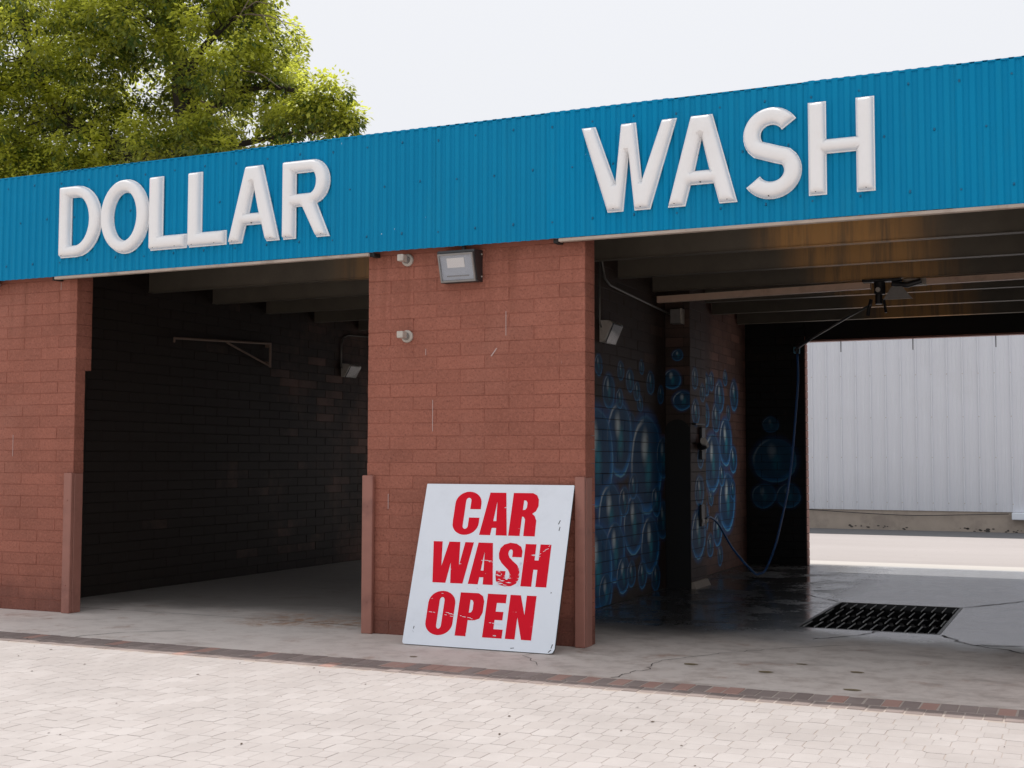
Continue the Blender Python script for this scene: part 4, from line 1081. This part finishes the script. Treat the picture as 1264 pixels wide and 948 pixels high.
tag(b.build('tar_patch', m_crack, t), kind='stuff')

# ------------------------------------------------------------------ the tree
random.seed(23)
def leaf_mat():
    k = NT('tree_leaf'); r = k.rnd()
    at = k.n('Attribute'); at.attribute_name = 'tone'
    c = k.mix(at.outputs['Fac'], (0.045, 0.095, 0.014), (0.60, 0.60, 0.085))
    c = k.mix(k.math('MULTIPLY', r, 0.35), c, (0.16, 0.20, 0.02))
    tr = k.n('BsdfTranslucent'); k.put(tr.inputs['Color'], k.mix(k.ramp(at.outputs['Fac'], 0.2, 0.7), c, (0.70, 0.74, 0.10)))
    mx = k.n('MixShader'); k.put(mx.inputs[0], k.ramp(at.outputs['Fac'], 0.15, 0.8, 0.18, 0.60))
    k.fin(c, 0.45, 0, 0.4)
    k.t.links.new(k.b.outputs[0], mx.inputs[1]); k.t.links.new(tr.outputs[0], mx.inputs[2]); k.t.links.new(mx.outputs[0], k.out.inputs['Surface'])
    return k.m
m_leaf = leaf_mat()
tree = thing('broadleaf_tree', 'big yellow green leafy tree rising behind the car wash roof', 'tree', (-15.2,14,0))
def TX(px): return -15.14+(px-230)*.0215
def TZ(py): return 9.637+(120-py)*.0189
#  lobes of the crown: x, depth offset, z, radius
LOB = [(TX(250),.3,TZ(-50),1.9),(TX(285),-.6,TZ(75),1.35),(TX(366),.0,TZ(140),.70),(TX(413),-.2,TZ(147),.42),(TX(322),-.2,TZ(8),.60),(TX(110),-1.2,TZ(40),2.2),
       (TX(40),-.5,TZ(150),2.0),(TX(160),1.0,TZ(185),1.1),(TX(290),.2,TZ(170),1.15),(TX(-70),0,TZ(70),2.8),(TX(60),.6,TZ(-110),2.6),(TX(190),0,TZ(-170),2.0),(TX(-60),.4,TZ(-180),2.0),
       (TX(318),.4,TZ(95),.75),(TX(215),-1.5,TZ(35),1.1),(TX(380),.5,TZ(170),.7),(TX(120),2.2,TZ(90),2.0),(TX(230),2.2,TZ(60),1.8),(TX(-120),-.3,TZ(190),2.0),(TX(90),-1.0,TZ(230),1.4),(TX(425),.1,TZ(166),.28),(TX(60),-1.6,TZ(205),1.0),(TX(150),-1.3,TZ(200),.8),(TX(225),-1.2,TZ(190),.65),(TX(300),-1.0,TZ(185),.6),(TX(20),-1.8,TZ(120),1.1),(TX(170),-1.4,TZ(60),.9)]
trunk = MB()
base = Vector((-15.2,14.0,0)); fork = Vector((TX(236),14.0,TZ(165)))
trunk.tube(spline([base-Vector((0,0,.08)), base+Vector((.05,0,1.0)), base+Vector((-.05,.05,4.0)), base+Vector((.1,.0,6.5)), fork]), [.52-.22*i/32 for i in range(33)], 12)
smooth(trunk.build('trunk', m_bark, tree))
limb_tips = []
limbs = [([fork, (TX(228),13.9,TZ(110)), (TX(226),13.9,TZ(80)), (TX(215),13.8,TZ(20)), (TX(240),14.2,TZ(-70))], .27, .09),
         ([(TX(233),14,TZ(200)), (TX(180),13.7,TZ(185)), (TX(125),13.4,TZ(162)), (TX(92),13.0,TZ(128)), (TX(60),12.9,TZ(60)), (TX(30),13,TZ(-30))], .20, .06),
         ([fork, (TX(270),14.1,TZ(130)), (TX(320),14.1,TZ(118)), (TX(372),14,TZ(132)), (TX(415),13.9,TZ(150))], .13, .025),
         ([(TX(228),13.9,TZ(110)), (TX(262),13.7,TZ(70)), (TX(300),13.7,TZ(40)), (TX(335),13.8,TZ(20))], .11, .03),
         ([(TX(236),14,TZ(190)), (TX(290),14.1,TZ(185)), (TX(350),14.2,TZ(178)), (TX(395),14.3,TZ(178))], .10, .03),
         ([(TX(180),13.7,TZ(185)), (TX(100),13.8,TZ(190)), (TX(20),13.7,TZ(160)), (TX(-80),13.9,TZ(80))], .16, .06),
         ([(TX(226),13.9,TZ(80)), (TX(190),14.4,TZ(30)), (TX(130),14.8,TZ(-50)), (TX(60),14.6,TZ(-120))], .14, .05),
         ([(TX(215),13.8,TZ(20)), (TX(200),14.1,TZ(-60)), (TX(190),14,TZ(-170))], .12, .05)]
seg_pts = []
for pts, r0, r1 in limbs:
    sp_ = spline(pts, 6); n = len(sp_)
    b = MB(); b.tube(sp_, [r0+(r1-r0)*i/(n-1) for i in range(n)], 8); smooth(b.build('limb', m_bark, tree))
    seg_pts += sp_
# clumps of leaves around points of the lobes
clumps = []
for (x, dy, z, r) in LOB:
    n = int(24*r**2.05)+9
    for _ in range(n):
        while True:
            v = Vector((random.uniform(-1,1), random.uniform(-1,1), random.uniform(-1,1)))
            if .25 < v.length < 1: break
        v *= v.length**-.35
        p = Vector((x, 14+dy, z)) + Vector((v.x*r, v.y*r*1.0, v.z*r*.92))
        # keep the window round the trunk open
        q = (p - Vector((TX(215), p.y, TZ(110))))
        if q.length < .38 and random.random() < .5: continue
        clumps.append((p, v))
br = MB()
for (p, v) in clumps[::5]:
    s0 = min(seg_pts, key=lambda q: (q-p).length_squared)
    if (s0-p).length < 3.2:
        mid = s0.lerp(p, .5) + Vector((random.uniform(-.15,.15), random.uniform(-.15,.15), random.uniform(-.05,.2)))
        br.tube([s0, mid, p], [.022,.013,.004], 4, cap=False)
tag(br.build('branch', m_bark, tree), kind='stuff')
lv = []; lf = []; tone = []
for (p, v) in clumps:
    t0 = (random.random() < .5)*.42 + random.random()*.22 + .28*max(0, min(1, .5+.5*v.normalized().z))  # tops of the lobes toned lighter, sunlight painted into the leaf colour
    rc = random.uniform(.20,.42)
    for _ in range(int(46+180*rc)):
        d = Vector((random.gauss(0,1), random.gauss(0,1), random.gauss(.35,.7))).normalized()
        q = p + d*rc*random.random()**.3; q.z -= .30*rc*(d.x*d.x+d.y*d.y)
        ax = (d*.8 + Vector((random.uniform(-.6,.6), random.uniform(-.6,.6), random.uniform(-.9,.0)))).normalized()
        sd_ = ax.cross(Vector((random.uniform(-.35,.35), random.uniform(-.35,.35), 1))).normalized()
        L = random.uniform(.08,.15); W_ = L*random.uniform(.24,.36)
        up = sd_.cross(ax)
        o = len(lv)
        lv += [q, q+ax*L*.45+sd_*W_-up*.01, q+ax*L-Vector((0,0,.015)), q+ax*L*.45-sd_*W_-up*.01]
        lf.append((o,o+1,o+2,o+3)); tone.append(min(1, max(0, t0+.45*d.z+random.uniform(-.2,.2))))  # upper leaves of a clump painted brighter, as if sunlit
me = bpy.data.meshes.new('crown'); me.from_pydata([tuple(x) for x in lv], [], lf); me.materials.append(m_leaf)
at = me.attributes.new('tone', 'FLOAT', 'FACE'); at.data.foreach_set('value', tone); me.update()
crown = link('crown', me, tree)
# bare twigs reaching out of the crown
b = MB()
for pts in ([(318,52),(345,20),(360,25),(385,26)],[(325,40),(340,33),(352,37),(365,41)],[(310,45),(335,47),(348,52),(358,68),(362,78)],[(335,47),(355,52),(375,63),(398,72)],[(345,8),(365,-8),(380,3)],
            [(215,45),(180,52),(140,60),(105,58)],[(180,52),(160,85),(140,105)],[(275,140),(300,155),(320,175)],[(320,110),(350,120),(375,140)]):
    pp = spline([(TX(x), 13.3+random.uniform(-.1,.1), TZ(y)) for x, y in pts], 4)
    b.tube(pp, [.016-.011*i/(len(pp)-1) for i in range(len(pp))], 4)
tag(b.build('twig', m_twig, tree), kind='stuff')
